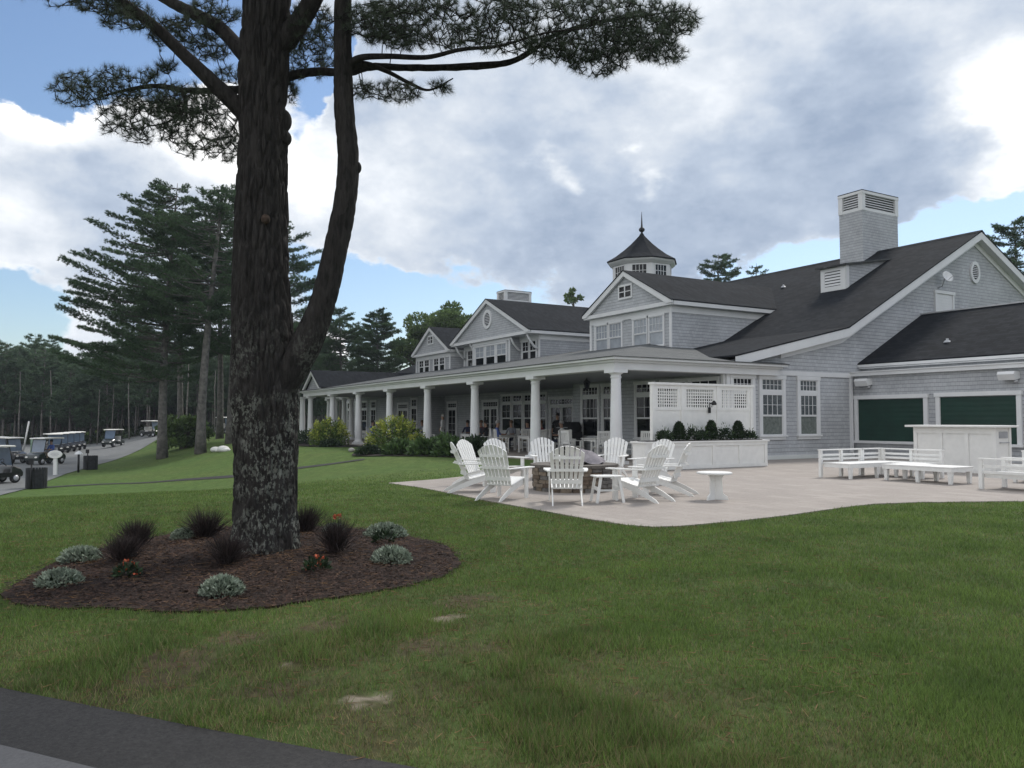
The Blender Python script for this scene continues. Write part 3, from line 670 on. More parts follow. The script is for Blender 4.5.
# --- right wing with green serving shutters
m = MB(); m.box((.002, 12.2, -.3), (26, 22, 3.42)); m.box((.002, 12.75, 3.42), (26, 21.9, 3.86)); m.build('wing_wall', M['siding'], CLUB)
m = MB(); ry = 17.0; rz = 6.17
m.slab([(.01, 12.5, 3.82), (26, 12.5, 3.82), (26, ry, rz), (.01, ry, rz)], .05); m.slab([(26, 22.4, 3.8), (.01, 22.4, 3.8), (.01, ry, rz), (26, ry, rz)], .05); m.build('wing_roof', M['roof'], CLUB)
m = MB(); m.box((.012, ry-.12, rz-.02), (26, ry+.12, rz+.035)); m.build('wing_ridge', M['grey_metal'], CLUB)
m = MB(); m.box((.012, 12.50, 3.66), (26, 12.56, 3.765)); m.box((.012, 12.56, 3.60), (26, 12.747, 3.65)); m.box((.012, 12.02, 3.28), (26, 12.197, 3.42)); m.box((.012, 11.98, 3.422), (26, 12.745, 3.46)); m.build('wing_fascia', M['trim'], CLUB)
FWG = FRONT(12.2)
for s0, s1, z1 in ((.26, 3.08, 2.34), (3.72, 6.42, 2.36), (7.3, 10.2, 2.36)):
    m = MB(); m.M = FWG; t = .16; z0 = .70
    m.box((s0-t, .003, z0-.03), (s0, .09, z1)); m.box((s1, .003, z0-.03), (s1+t, .09, z1)); m.box((s0-t-.04, .003, z1), (s1+t+.04, .12, z1+.15)); m.box((s0-t-.04, .003, z0-.13), (s1+t+.04, .14, z0-.03)); fr = m.build('shutter_frame', M['trim'], CLUB)
    m = MB(); m.M = FWG; n = 9; hh = (z1-z0)/n
    for i in range(n): m.add([(s0, .026, z0-.03+i*hh), (s1, .026, z0-.03+i*hh), (s1, .03, z0-.03+i*hh+hh*.5), (s0, .03, z0-.03+i*hh+hh*.5), (s1, .026, z0-.03+(i+1)*hh), (s0, .026, z0-.03+(i+1)*hh)], [(0, 1, 2, 3), (3, 2, 4, 5)])
    m.build('shutter', M['shutter'], fr)
for s in (.62, 6.25):
    m = MB(); m.M = FWG; m.prism([(.003, 3.16), (.34, 3.16), (.40, 3.06), (.30, 2.86), (.003, 2.92)], s-.28, s+.28); fl = m.build('floodlight', M['trim'], CLUB)
    m = MB(); m.M = FWG; m.box((s-.22, .05, 2.865), (s+.22, .27, 2.88)); m.tube([(s+.2, .1, 2.9), (s+.24, .2, 2.78)], .06); m.build('lamp_head', M['grey_metal'], fl)
# hanging porch lantern
t = thing('porch_lantern', 'black lantern hanging from the porch ceiling near the corner column', 'lantern', (-5.0, 2.4, 2.72))
m = MB(); m.lathe([(.05, .0), (.09, .03)], 6, cap=True, smooth=False); m.lathe([(.15, .30), (.05, .40), (.015, .46)], 6, cap=True, smooth=False); m.tube([(0, 0, .45), (0, 0, .48)], .012)
[m.bar((.09*math.cos(k*PI/3), .09*math.sin(k*PI/3), .03), (.13*math.cos(k*PI/3), .13*math.sin(k*PI/3), .30), .014, .014) for k in range(6)]; m.build('cage', M['black'], t)
m = MB(); m.lathe([(.075, .035), (.115, .295)], 6, smooth=False); m.build('glass', M['glass'], t)
# ------------------------------------------------------------------ foliage
def rand_dirs(n, rng=RNG):
    v = rng.normal(size=(n, 3)); return v / np.linalg.norm(v, axis=1, keepdims=True)

def blades(P, Dv, n, L, W, spread, rng=RNG, curl=0.):
    """n slim triangles per point P, fanned round Dv"""
    N = len(P); P = np.repeat(P, n, 0); Dv = np.repeat(Dv, n, 0)
    d = Dv + rng.normal(size=(N*n, 3)) * spread; d /= np.linalg.norm(d, axis=1, keepdims=True)
    s = np.cross(d, rand_dirs(N*n, rng)); s /= np.maximum(np.linalg.norm(s, axis=1, keepdims=True), 1e-6)
    ln = L * rng.uniform(.6, 1.1, (N*n, 1)); tip = P + d * ln
    if curl: tip[:, 2] -= curl * ln[:, 0]
    V = np.stack([P - s*W/2, P + s*W/2, tip], 1).reshape(-1, 3)
    return V, np.arange(len(V)).reshape(-1, 3)

def leaves(P, Dv, L, W, rng=RNG, jit=.5):
    """one pointed four-sided leaf per point"""
    N = len(P); d = Dv + rng.normal(size=(N, 3)) * jit; d /= np.linalg.norm(d, axis=1, keepdims=True)
    s = np.cross(d, rand_dirs(N, rng)); s /= np.maximum(np.linalg.norm(s, axis=1, keepdims=True), 1e-6)
    l = L * rng.uniform(.6, 1.2, (N, 1)); w = W * rng.uniform(.7, 1.2, (N, 1))
    V = np.stack([P, P + d*l*.45 - s*w/2, P + d*l, P + d*l*.45 + s*w/2], 1).reshape(-1, 3)
    return V, np.arange(len(V)).reshape(-1, 4)

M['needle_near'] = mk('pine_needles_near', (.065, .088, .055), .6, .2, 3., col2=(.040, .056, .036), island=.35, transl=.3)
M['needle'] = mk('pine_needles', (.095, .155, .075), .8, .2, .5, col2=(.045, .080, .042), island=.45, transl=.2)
M['needle_far'] = mk('far_pine_needles', (.135, .20, .115), .85, .2, .35, col2=(.066, .108, .066), island=.4, transl=.15)  # paler than the nearer pines: haze lift is put into the colour
M['leaf'] = mk('broad_leaves', (.14, .21, .07), .6, .2, .9, col2=(.06, .10, .034), island=.4, transl=.3)
M['pinebark'] = mk('pine_bark', (.15, .125, .105), .95, .3, 5., col2=(.055, .046, .042), bump=.8, bscale=14)
M['palebark'] = mk('pale_dead_trunk', (.21, .20, .185), .95, .3, 3., col2=(.09, .08, .07))

def bark_material():
    m, N, L, b = nodes('furrowed_pine_bark'); b.inputs['Roughness'].default_value = .95; b.inputs['Specular IOR Level'].default_value = .15
    tc = N.new('ShaderNodeTexCoord').outputs['Object']
    mp = N.new('ShaderNodeMapping'); mp.inputs['Scale'].default_value = (1, 1, .2); L.new(tc, mp.inputs['Vector'])
    mp2 = N.new('ShaderNodeMapping'); mp2.inputs['Scale'].default_value = (1, 1, .6); L.new(tc, mp2.inputs['Vector'])
    vo = N.new('ShaderNodeTexVoronoi'); vo.inputs['Scale'].default_value = 22.; L.new(mp.outputs[0], vo.inputs['Vector'])
    f = n_noise(N, L, mp.outputs[0], 34., 6, .7); q = n_noise(N, L, tc, 2.2, 4)
    c = n_mix(N, L, .5, n_ramp(N, L, f, [(.35, (.010, .0095, .009)), (.65, (.052, .048, .046))]), n_ramp(N, L, vo.outputs['Color'], [(.2, (.018, .017, .016)), (.8, (.050, .046, .043))]))
    sp = N.new('ShaderNodeSeparateXYZ'); L.new(tc, sp.inputs[0])
    low = n_maprange(N, L, sp.outputs['Z'], 1.3, 2.9, 1, .0)
    li = n_maprange(N, L, n_math(N, L, 'MULTIPLY', n_noise(N, L, mp2.outputs[0], 36., 4, .65), n_math(N, L, 'MULTIPLY_ADD', n_noise(N, L, tc, 9., 3), .9, .55)), .50, .58); l2 = n_maprange(N, L, q, .38, .56)
    lich = n_math(N, L, 'MULTIPLY', n_math(N, L, 'MULTIPLY', li, l2), low)
    c = n_mix(N, L, n_math(N, L, 'MULTIPLY', lich, .62), c, n_ramp(N, L, f, [(.3, (.14, .15, .13)), (.7, (.36, .38, .33))]))
    L.new(c, b.inputs['Base Color'])
    bp = N.new('ShaderNodeBump'); bp.inputs['Strength'].default_value = .9; bp.inputs['Distance'].default_value = .02
    L.new(f, bp.inputs['Height']); L.new(bp.outputs['Normal'], b.inputs['Normal']); return m
M['bark'] = bark_material()

# ---- the big two-stemmed pine in the mulch bed.  Shape plan in metres: u right of,
# d ahead of the viewpoint, z up.
T0 = site(-2.68, 8.78)
BIG = thing('pine_tree', 'huge forked pine with dark furrowed bark rising from the mulch ring', 'tree', (T0[0], T0[1], h(*T0)))
def big(u, d, z):
    p = site(u, d); return Vector((p[0]-T0[0], p[1]-T0[1], z))
def plan(px, py, d=8.8):
    """point of the tree's elevation drawing (91 units to the metre) at distance d"""
    return big((px-512)*d/800., d, 1.5 + (420-py)*d/800. )

def bark_tube(pts, n, per, amp, fx=15., seed=0., smooth=True):
    s = spline([(*p[0], p[1]) for p in pts], per); m = len(s); V = []; up = None
    for i, q in enumerate(s):
        p = Vector(q[:3]); t = (Vector(s[min(i+1, m-1)][:3]) - Vector(s[max(i-1, 0)][:3])).normalized()
        if up is None: up = t.orthogonal().normalized()
        up = (up - t*up.dot(t)).normalized(); w = t.cross(up); r = q[3]
        for k in range(n):
            a = 2*PI*k/n; e = up*math.cos(a) + w*math.sin(a); o = p + e*r
            if amp:
                vd = noise.voronoi((o.x*fx+seed+.5*noise.noise((o.x*6, o.y*6, o.z*3)), o.y*fx, o.z*fx*.17))[0]
                dz = min(1., (vd[1]-vd[0])*2.6) - .6 + .5*noise.noise((o.x*5, o.y*5, o.z*1.5+seed)) + .9*noise.noise((o.x*1.6, o.y*1.6, o.z*.7+seed))
                o = o + e*amp*dz
            V.append(o)
    F = [(i*n+k, i*n+(k+1) % n, (i+1)*n+(k+1) % n, (i+1)*n+k) for i in range(m-1) for k in range(n)]
    return V, F
def px_r(hw, d=8.8): return hw*d/800.
trunk = [(plan(267, 580), px_r(48)), (plan(267, 562), px_r(39)), (plan(266.5, 545), px_r(34)), (plan(266, 515), px_r(31)), (plan(266, 480), px_r(30.5)), (plan(266, 430), px_r(31)), (plan(266, 385), px_r(32)), (plan(263, 340), px_r(30)), (plan(260, 270), px_r(26.5)), (plan(258.5, 200), px_r(24.5)), (plan(258.5, 130), px_r(23.5)), (plan(259, 60), px_r(23)), (plan(261, 0), px_r(23)), (plan(262, -80), px_r(21)), (plan(258, -200), px_r(16)), (plan(260, -330), px_r(10)), (plan(262, -450), px_r(4))]
stem = [(plan(268, 445, 8.78), px_r(13)), (plan(277, 396, 8.74), px_r(18.5)), (plan(305, 345, 8.7), px_r(18.5)), (plan(320.5, 305, 8.68), px_r(15.5)), (plan(331.5, 260, 8.66), px_r(14.5)), (plan(342, 205, 8.65), px_r(13.6)), (plan(346, 155, 8.65), px_r(12.3)), (plan(341, 100, 8.65), px_r(11.3)), (plan(339.5, 50, 8.65), px_r(10.8)), (plan(339, 0, 8.65), px_r(10.3)), (plan(342, -90, 8.6), px_r(8.5)), (plan(350, -220, 8.5), px_r(5)), (plan(355, -320, 8.4), px_r(2))]
VT, FT = bark_tube(trunk, 260, 30, .034, 19.); np_mesh('trunk', VT, FT, M['bark'], BIG, True)
stem = [(p, r*.84) for p, r in stem]
VS, FS = bark_tube(stem, 130, 24, .008, 26., 7.); np_mesh('trunk', VS, FS, M['bark'], BIG, True)
for _c, _r, _s in ((plan(280.5, 116), .085, (.8, 1, 1.5)), (plan(281.5, 134), .075, (.8, 1, 1.2)), (plan(355, 164, 8.65), .05, (.7, 1, 1.4))): m = MB(); m.ball(_c, _r, 14, 10, _s); m.build('burl', M['bark'], BIG)
m = MB(); m.ball(plan(263, 217, 8.545), .055, 12, 8, (.9, .9, 1)); m.build('knot', mk('branch_scar', (.08, .055, .042), .9, .3, 20.), BIG)
LIMBS = [
 [(250, 118, 8.8, 10), (232, 100, 8.75, 9), (205, 74, 8.6, 7.5), (178, 48, 8.5, 6.5), (148, 19, 8.4, 6), (116, -6, 8.3, 5), (85, -30, 8.2, 3), (55, -45, 8.1, 1.5)],
 [(252, 62, 8.8, 9), (236, 44, 8.9, 8), (214, 20, 9.1, 7), (188, 5, 9.3, 6), (160, -9, 9.5, 5), (125, -30, 9.7, 3), (90, -50, 9.8, 1.5)],
 [(262, 88, 9.0, 5), (235, 84, 9.1, 4.2), (200, 85, 9.2, 3.4), (176, 84, 9.2, 2.8), (150, 80, 9.3, 2.2), (115, 85, 9.3, 1.6), (92, 92, 9.4, .8)],
 [(176, 84, 9.2, 2.4), (180, 96, 9.15, 2.2), (176, 108, 9.1, 1.5), (160, 118, 9.1, 1.), (140, 122, 9.1, .5)],
 [(268, 78, 8.9, 6), (285, 70, 9.0, 5), (312, 65, 9.05, 4.5), (345, 66, 9.05, 4), (368, 60, 9.0, 4), (410, 61, 9.0, 3.6), (462, 60, 9.0, 3.4), (505, 56, 9.0, 3.0), (530, 45, 9.0, 2.6), (560, 25, 9.0, 2.2), (610, 12, 9.0, 1.6), (665, 4, 9.0, 1), (690, 2, 9., .5)],
 [(342, 62, 8.65, 4), (356, 51, 8.6, 3.4), (385, 49, 8.5, 2.8), (425, 50, 8.4, 2.4), (460, 42, 8.3, 2), (500, 38, 8.2, 1.5), (545, 25, 8.1, 1), (590, 20, 8., .6)],
 [(345, 62, 8.65, 3.4), (362, 57, 8.7, 3), (385, 65, 8.75, 2.2), (408, 77, 8.8, 1.8), (428, 84, 8.8, 1.2), (452, 72, 8.8, .6)],
 [(268, 40, 8.8, 14), (283, 28, 8.8, 12), (298, 8, 8.75, 10), (314, -22, 8.7, 9), (330, -70, 8.9, 6), (370, -130, 9.2, 3), (420, -190, 9.5, 1)],
 [(340, -20, 8.65, 5), (400, -45, 8.4, 4), (480, -60, 8.0, 3), (560, -70, 7.7, 2), (640, -90, 7.4, 1)],
 [(262, -120, 8.8, 6), (200, -150, 8.2, 5), (120, -170, 7.6, 3), (40, -200, 7.0, 1)],
 [(262, -180, 8.8, 6), (280, -220, 8.0, 5), (300, -300, 6.8, 3), (320, -420, 5.6, 1)],
 [(262, -200, 8.8, 6), (250, -260, 9.8, 4), (240, -300, 11., 2)],
 [(345, -150, 8.6, 5), (430, -200, 8.0, 4), (520, -280, 7.2, 2), (600, -360, 6.5, 1)],
]
NODES = []
for li, lb in enumerate(LIMBS):
    pts = [(plan(a, b, d), px_r(r, d)) for a, b, d, r in lb]
    VV, FF = bark_tube(pts, 14, 7, .006 if lb[0][3] > 4.5 else .0, 20., li)
    np_mesh('limb', VV, FF, M['bark'], BIG, True)
    s = spline([(*p[0], p[1]) for p in pts], 6)
    NODES += [Vector(q[:3]) for q in s[3:]]
# needle masses: (x, y, rx, ry, distance, depth, tufts)
MASS = [(72, 84, 34, 20, 9.4, .5, 70), (105, 78, 25, 20, 9.3, .4, 45), (135, 112, 48, 30, 9.2, .6, 150), (195, 120, 42, 38, 9.1, .7, 170), (170, 95, 45, 20, 9.2, .6, 90), (160, 60, 10, 8, 9.0, .2, 16), (140, 72, 14, 10, 9.2, .3, 18),
        (118, 8, 30, 16, 8.4, .5, 60), (170, 25, 34, 18, 9.0, .6, 80), (205, 40, 22, 16, 9.2, .6, 40), (95, -12, 40, 18, 8.6, .6, 80), (205, 5, 34, 16, 9.3, .6, 60), (222, 70, 20, 12, 9., .4, 20), (225, 140, 14, 22, 9.2, .4, 35),
        (292, 40, 16, 40, 9.2, .6, 70), (305, 15, 24, 24, 9.0, .6, 70), (288, 86, 7, 12, 9.1, .3, 14), (318, 45, 14, 30, 9.3, .5, 45), (375, 12, 40, 22, 8.7, .8, 130), (395, 30, 36, 12, 8.6, .6, 60), (420, 0, 60, 14, 8.8, .8, 110), (360, 85, 18, 10, 8.8, .3, 22), (395, 86, 26, 13, 8.8, .4, 40), (440, 82, 13, 7, 8.8, .2, 14),
        (440, 28, 60, 18, 8.5, .7, 80), (500, 26, 60, 22, 8.6, .8, 110), (545, 42, 34, 16, 8.9, .6, 50), (590, 30, 50, 30, 8.8, .8, 180), (600, 55, 34, 16, 8.9, .5, 60), (640, 28, 42, 28, 8.9, .8, 170), (665, 45, 26, 16, 9., .5, 50), (680, 12, 24, 18, 9., .5, 75), (610, 0, 60, 18, 8.8, .8, 120), (520, 0, 60, 16, 8.5, .8, 100),
        (60, -60, 90, 60, 8.6, 1.4, 200), (220, -160, 110, 70, 8.6, 2., 260), (400, -110, 110, 60, 8.4, 2., 260), (560, -100, 100, 50, 8.0, 1.5, 200), (300, -330, 170, 80, 7.6, 2.6, 420), (480, -270, 130, 80, 7.6, 2., 260), (120, -260, 120, 80, 7.8, 2., 260), (260, -280, 120, 80, 10., 1.6, 200)]
tw = MB(); TP, TD = [], []
rnd = random.Random(3)
NA = np.zeros((120000, 3)); NC = len(NODES); NA[:NC] = [tuple(q) for q in NODES]
def nearest(p):
    q = NA[:NC] - np.array(p); k = int(np.argmin((q*q).sum(1))); return Vector(NA[k])
for cx, cy, rx, ry, d0, dd, n in MASS:
    new = []
    for _ in range(int(n*2.6)):
        while True:
            a, b, c = rnd.uniform(-1, 1), rnd.uniform(-1, 1), rnd.uniform(-1, 1)
            if a*a+b*b+c*c < 1 and noise.noise((cx*.05+a*rx*.06, cy*.05+b*ry*.09, c*2)) > -.28: break
        new.append(plan(cx+a*rx, cy+b*ry, d0+c*dd))
    near = sorted(new, key=lambda p: (p-nearest(p)).length_squared)
    for p in near:
        q = nearest(p)
        seg = p-q; ln = seg.length
        if ln > .04:
            mid = q + seg*.5 + Vector((rnd.uniform(-1, 1), rnd.uniform(-1, 1), rnd.uniform(-.4, 1)))*ln*.10
            if ln < 1.6: tw.tube([q, mid, p], [.006+.004*min(1, ln), .005+.002*ln, .0035], 4, True, False); 
            k = max(1, int(ln/.12))
            for i in range(1, k+1): NA[NC] = tuple(q.lerp(p, i/k)); NC += 1
        dr = seg.normalized() if ln > .02 else Vector((0, 0, 1))
        TP.append(p); TD.append(dr*.8 + Vector((0, 0, .45)))
        if ln > .15:
            TP.append(q.lerp(p, .72)); TD.append(dr*.8 + Vector((0, 0, .3)))
tw.build('twig', M['bark'], BIG)
V, F = blades(np.array(TP), np.array(TD), 40, .10, .0023, .64)
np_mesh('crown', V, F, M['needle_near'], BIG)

# ---- tall windswept pines between the lawn and the lot
def pine_parts(seed, H, base, reach, lean=(0, 0), wind=(0, 0), tiers=30, tr=.24, dens=1., nl=.21, nw=.032, sub=52, blade=14):
    """a white pine: bare trunk, whorls of level limbs with upswept needle plates"""
    rg = np.random.default_rng(seed); rd = random.Random(seed)
    t = MB(); pts = []; rr = []
    for i in range(11):
        q = i/10; pts.append((lean[0]*q*q+.12*math.sin(q*5+seed), lean[1]*q*q+.1*math.cos(q*4+seed), H*q)); rr.append(tr*(1-q)**.75*(1.25 if i == 0 else 1)+.015)
    t.tube(pts, rr, 10)
    P, D = [], []
    def ax(z):
        q = z/H; i = min(9, int(q*10)); f = q*10-i; a, b = pts[i], pts[i+1]; return Vector((a[0]+(b[0]-a[0])*f, a[1]+(b[1]-a[1])*f, z))
    for k in range(tiers):
        q = (k+rd.uniform(.1, .9))/tiers; z = base+(H*.985-base)*q
        prof = (1-q)**.43*(.8+.2*min(1, q*5)) if q < .97 else .15
        for j in range(rd.choice((3, 4, 4, 5))):
            a = rd.uniform(0, 2*PI); dv = Vector((math.cos(a), math.sin(a), 0)); g = 1+max(-.55, dv.x*wind[0]+dv.y*wind[1])
            L_ = reach*prof*g*rd.uniform(.6, 1.12)+.3
            p0 = ax(z); e = p0+dv*L_+Vector((0, 0, L_*rd.uniform(.06, .3))); mid = p0.lerp(e, .5)-Vector((0, 0, L_*.07))
            t.tube([p0, mid, e], [.02+.012*L_, .016+.006*L_, .012], 4, True, False)
            side = Vector((-dv.y, dv.x, 0)); n = max(3, int(L_*sub*dens*.42))
            for s in range(n):
                f = .16+.84*math.sqrt((s+rd.random())/n); c = (p0.lerp(mid, f*2) if f < .5 else mid.lerp(e, f*2-1))
                w = L_*.22*(1.15-f)+.18
                c = c+side*rd.uniform(-1, 1)*w+dv*rd.uniform(-.2, .2)+Vector((0, 0, rd.uniform(-.07, .14)))
                P.append(c); D.append(dv*.75+side*rd.uniform(-.6, .6)+Vector((0, 0, .38)))
    V, F = blades(np.array(P), np.array(D), blade, nl, nw, .5, rg)
    return t, V, F
M['trunk_grey'] = mk('grey_pine_trunk', (.165, .155, .145), .95, .3, 4., col2=(.065, .062, .058), bump=.7, bscale=12)
def pine(name, label, loc, seed, group=None, rz=0., **k):
    o = thing(name, label, 'tree', (loc[0], loc[1], h(*loc)-.05), rz, group)
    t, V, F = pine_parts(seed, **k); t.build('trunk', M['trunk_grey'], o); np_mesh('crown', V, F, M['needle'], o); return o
wl = FW*.1 - RT*.9; wl = (wl.x*.55, wl.y*.55)
pd = lambda px, d: site((px-512)*d/800., d)
pine('pine_tree', 'tall pine with the leftmost bare trunk beside the cart lot', pd(164, 54), 21, None, H=18.9, base=5.2, reach=5.5, lean=(-.2, .5), wind=wl, tiers=38, tr=.30, dens=1.8)
pine('pine_tree', 'tall pine with the pale leaning trunk left of the big forked pine', pd(203, 52), 22, None, H=17.6, base=8.2, reach=4.4, lean=(RT.x*1.0, RT.y*1.0), wind=wl, tiers=28, tr=.30, dens=1.3)
pine('pine_tree', 'dark pine half hidden behind the big forked trunk', pd(232, 57), 23, None, H=18.6, base=6., reach=4.6, wind=(-.2*wl[0], -.2*wl[1]), tiers=34, tr=.30, dens=1.3)
pine('pine_tree', 'pine whose crown shows in the fork of the big pine', pd(277, 64), 24, None, H=17.8, base=5.5, reach=4.4, wind=(-.3*wl[0], -.3*wl[1]), tiers=32, tr=.28, dens=1.3)
pine('pine_tree', 'slender dark pine just behind the pale leaning trunk', pd(219, 66), 25, None, H=20., base=7., reach=4.4, wind=wl, tiers=32, tr=.26, dens=1.2)
pine('pine_tree', 'dense pine standing behind the leftmost bare trunk', pd(180, 70), 26, None, H=20.5, base=7.5, reach=5.0, wind=wl, tiers=34, tr=.26, dens=1.2)
# ---- the woods behind the lot
FP = []
for s, (hh, bs, rc) in enumerate(((15., 4.4, 3.8), (17., 5.0, 3.7), (14., 3.2, 4.0), (18.5, 5.5, 3.8))):
    o = thing('pine_tree', 'dark pine in the dense woods beyond the cart lot', 'tree', (0, 0, 0), 0, 'pines of the far woods')
    t, V, F = pine_parts(40+s, hh, bs, rc, tiers=28, tr=.19, dens=1., nl=.5, nw=.085, sub=20, blade=12)
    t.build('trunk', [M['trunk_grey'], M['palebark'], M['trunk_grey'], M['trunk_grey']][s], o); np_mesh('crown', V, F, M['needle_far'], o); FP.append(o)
rw = random.Random(5); first = [True]*4
def plant_far(px, d, k=None, sc=1.):
    k = rw.randrange(4) if k is None else k; p = pd(px, d); loc = (p[0], p[1], h(*p)-.1); rz = rw.uniform(0, 2*PI); s = .80*sc*rw.uniform(.88, 1.12)
    if first[k]: first[k] = False; FP[k].location = loc; FP[k].rotation_euler.z = rz; FP[k].scale = (s,)*3; return
    dup(FP[k], loc, rz, scale=s)
for row, (d, step, sc) in enumerate(((97, 19, .80), (103, 15, .86), (110, 14, .9), (118, 13, .95), (127, 12, .98), (137, 11, 1.0), (150, 11, 1.02), (165, 11, 1.05))):
    x = -60 + rw.uniform(0, 10)
    while x < 330:
        plant_far(x, d+rw.uniform(-2, 2), None, sc*(1.0 if x > 20 else 1.05)); x += step*rw.uniform(.55, 1.5)
# the far side of the woods reads as one mass of foliage
_k = 52000; _px = np.where(RNG.uniform(0, 1, _k) < .5, RNG.uniform(-80, 345, _k), RNG.uniform(-520, -80, _k)); _d = RNG.uniform(168, 186, _k); _P = np.array([(*pd(a, b), 0) for a, b in zip(_px, _d)]); _P[:, 2] = -1.5 + 13.5*RNG.uniform(0, 1, _k)**.8
V, F = leaves(_P, rand_dirs(_k), 2.0, 1.3)
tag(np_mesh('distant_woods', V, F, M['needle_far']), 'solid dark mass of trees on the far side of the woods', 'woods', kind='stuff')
# slim bare stems at the edge of the woods
m = MB(); m.tube([(0, 0, -.1), (.05, .02, 2.5), (-.04, .03, 5.5), (.05, 0, 8.)], [.10, .085, .07, .03], 8); st = tag(m.build('dead_tree', M['palebark']), 'slim bare pale trunk at the edge of the far woods', 'tree', 'bare trunks at the edge of the woods')
for i, (px, d, s) in enumerate(((98, 93, .8), (52, 94, 1.1), (130, 92, .9), (112, 96, .8), (150, 95, 1.), (70, 97, 1.0), (138, 98, 1.), (20, 95, 1.1), (215, 92, .9), (187, 90, 1.), (84, 99, .9), (122, 99, 1.))):
    o = st if i == 0 else st.copy()
    if i: COL.objects.link(o)
    p = pd(px, d); o.location = (p[0], p[1], h(*p)); o.scale = (s,)*3; o.rotation_euler = (rw.uniform(-.03, .03), rw.uniform(-.03, .03), rw.uniform(0, 6))
# undergrowth in the woods: nobody could count it
V, F = leaves(*(lambda q: (q, rand_dirs(len(q))*.6+np.array((0, 0, .7))))(np.array([(*pd(a, b), 0) for a, b in zip(RNG.uniform(-60, 330, 9000), RNG.uniform(96, 112, 9000))])), .6, .3)
for i in range(0, len(V), 4):
    z = h(V[i, 0], V[i, 1]) + RNG.uniform(0, .9)**2; V[i:i+4, 2] += z
tag(np_mesh('undergrowth', V, F, mk('woodland_scrub', (.045, .07, .028), .9, .3, .3, col2=(.02, .032, .016), island=.5)), 'low green scrub along the foot of the far woods', 'undergrowth', kind='stuff')
# ---- trees behind the house
pine('pine_tree', 'dark conical evergreen rising behind the left end of the roof', pd(376, 82), 61, None, H=12.9, base=2.5, reach=3.5, tiers=44, tr=.22, dens=1.9)
pine('pine_tree', 'broad dark pine left of the conical evergreen behind the roof', pd(340, 84), 62, None, H=13.4, base=4, reach=4.6, tiers=32, tr=.24, dens=1.7)
pine('pine_tree', 'pine standing close behind the conical evergreen', pd(357, 95), 66, None, H=13.2, base=4, reach=3.6, tiers=24, tr=.24, dens=1.2)
pine('pine_tree', 'dark bushy tree top over the right hand gable roof', pd(1022, 62), 63, None, H=17.3, base=5, reach=4.6, tiers=34, tr=.3, dens=1.6)
pine('pine_tree', 'rounded tree top over the roof ridge right of the cupola', pd(720, 80), 64, None, H=18.3, base=7, reach=4.4, tiers=30, tr=.25, dens=1.8)
pine('pine_tree', 'small tree tip over the roof ridge nearest the chimney', pd(757, 88), 65, None, H=18.9, base=8, reach=2.4, tiers=20, tr=.25, dens=1.4)
def broadleaf(label, loc, H, crown_r, seed, n=26, sq=.8):
    o = thing('broadleaf_tree', label, 'tree', (loc[0], loc[1], h(*loc))); rd = random.Random(seed); rg = np.random.default_rng(seed)
    t = MB(); t.tube([(0, 0, -.1), (.1, 0, H*.3), (0, .1, H*.6), (.1, 0, H*.9)], [.3, .24, .15, .04], 9); P, D = [], []
    for i in range(n):
        v = Vector(rand_dirs(1, rg)[0]); q = rd.uniform(.35, 1.)**.6; z0 = H-crown_r*sq*1.05
        c = Vector((v.x*crown_r*q, v.y*crown_r*q, z0+v.z*crown_r*sq*q)); b = Vector((0, 0, max(H*.3, c.z-crown_r*.7)))
        t.tube([b, b.lerp(c, .5)+Vector((0, 0, .2)), c], [.09, .06, .02], 5, True, False)
        r = crown_r*rd.uniform(.20, .36); k = int(260*r*r/.8)+60; w = rand_dirs(k, rg)*rg.uniform(.3, 1, (k, 1))**.5*r*np.array((1, 1, .7)); P.append(np.array(c)+w); D.append(w/r+np.array((0, 0, .4)))
    t.build('trunk', M['pinebark'], o); V, F = leaves(np.concatenate(P), np.concatenate(D), .34, .22, rg, .6); np_mesh('crown', V, F, M['leaf'], o); return o
broadleaf('bright green leafy tree behind the farthest dormer', pd(450, 92), 14.8, 4.6, 71, 30)
broadleaf('leafy tree at the left shoulder of the farthest dormer', pd(421, 90), 12., 2.8, 74, 22)
broadleaf('small leafy tree top peeping over the roof between two gables', pd(574, 95), 17.2, 1.1, 72, 8)
broadleaf('rounded green shrubby tree under the pines by the lawn edge', pd(184, 60), 2.6, 1.7, 73, 30, .7)

# ------------------------------------------------------------------ plants
def moundplant(root, name, mat, n, rx, ry, rz, L, W, up=.3, z0=0., seed=1, off=(0, 0), jit=.5, shell=.55, flat=True):
    rg = np.random.default_rng(seed); v = rand_dirs(n, rg); v[:, 2] = np.abs(v[:, 2]); q = rg.uniform(shell, 1, (n, 1))
    P = v*q*np.array((rx, ry, rz)) + np.array((off[0], off[1], z0)); D = v + np.array((0, 0, up)); V, F = leaves(P, D, L, W, rg, jit)
    return np_mesh(name, V, F, mat, root)
M['miller'] = mk('silvery_leaves', (.33, .38, .30), .8, .15, 12., col2=(.15, .19, .14), island=.35)
M['darkgrass'] = mk('dark_burgundy_blades', (.052, .036, .034), .8, .3, 4., col2=(.020, .017, .016), island=.7)
M['petal'] = mk('orange_petals', (.50, .13, .06), .6, .2, 20., col2=(.35, .06, .03), island=.3)
M['darkleaf'] = mk('dark_green_leaves', (.030, .055, .022), .6, .3, 5., col2=(.012, .025, .011), island=.5)
M['hosta'] = mk('mid_green_broad_leaves', (.085, .145, .045), .55, .25, 3., col2=(.038, .072, .024), island=.45)
M['gold'] = mk('golden_green_leaves', (.40, .41, .075), .6, .2, 3., col2=(.17, .24, .045), island=.4)
M['goldlow'] = mk('green_shrub_leaves', (.13, .20, .04), .6, .25, 3., col2=(.045, .08, .02), island=.5)
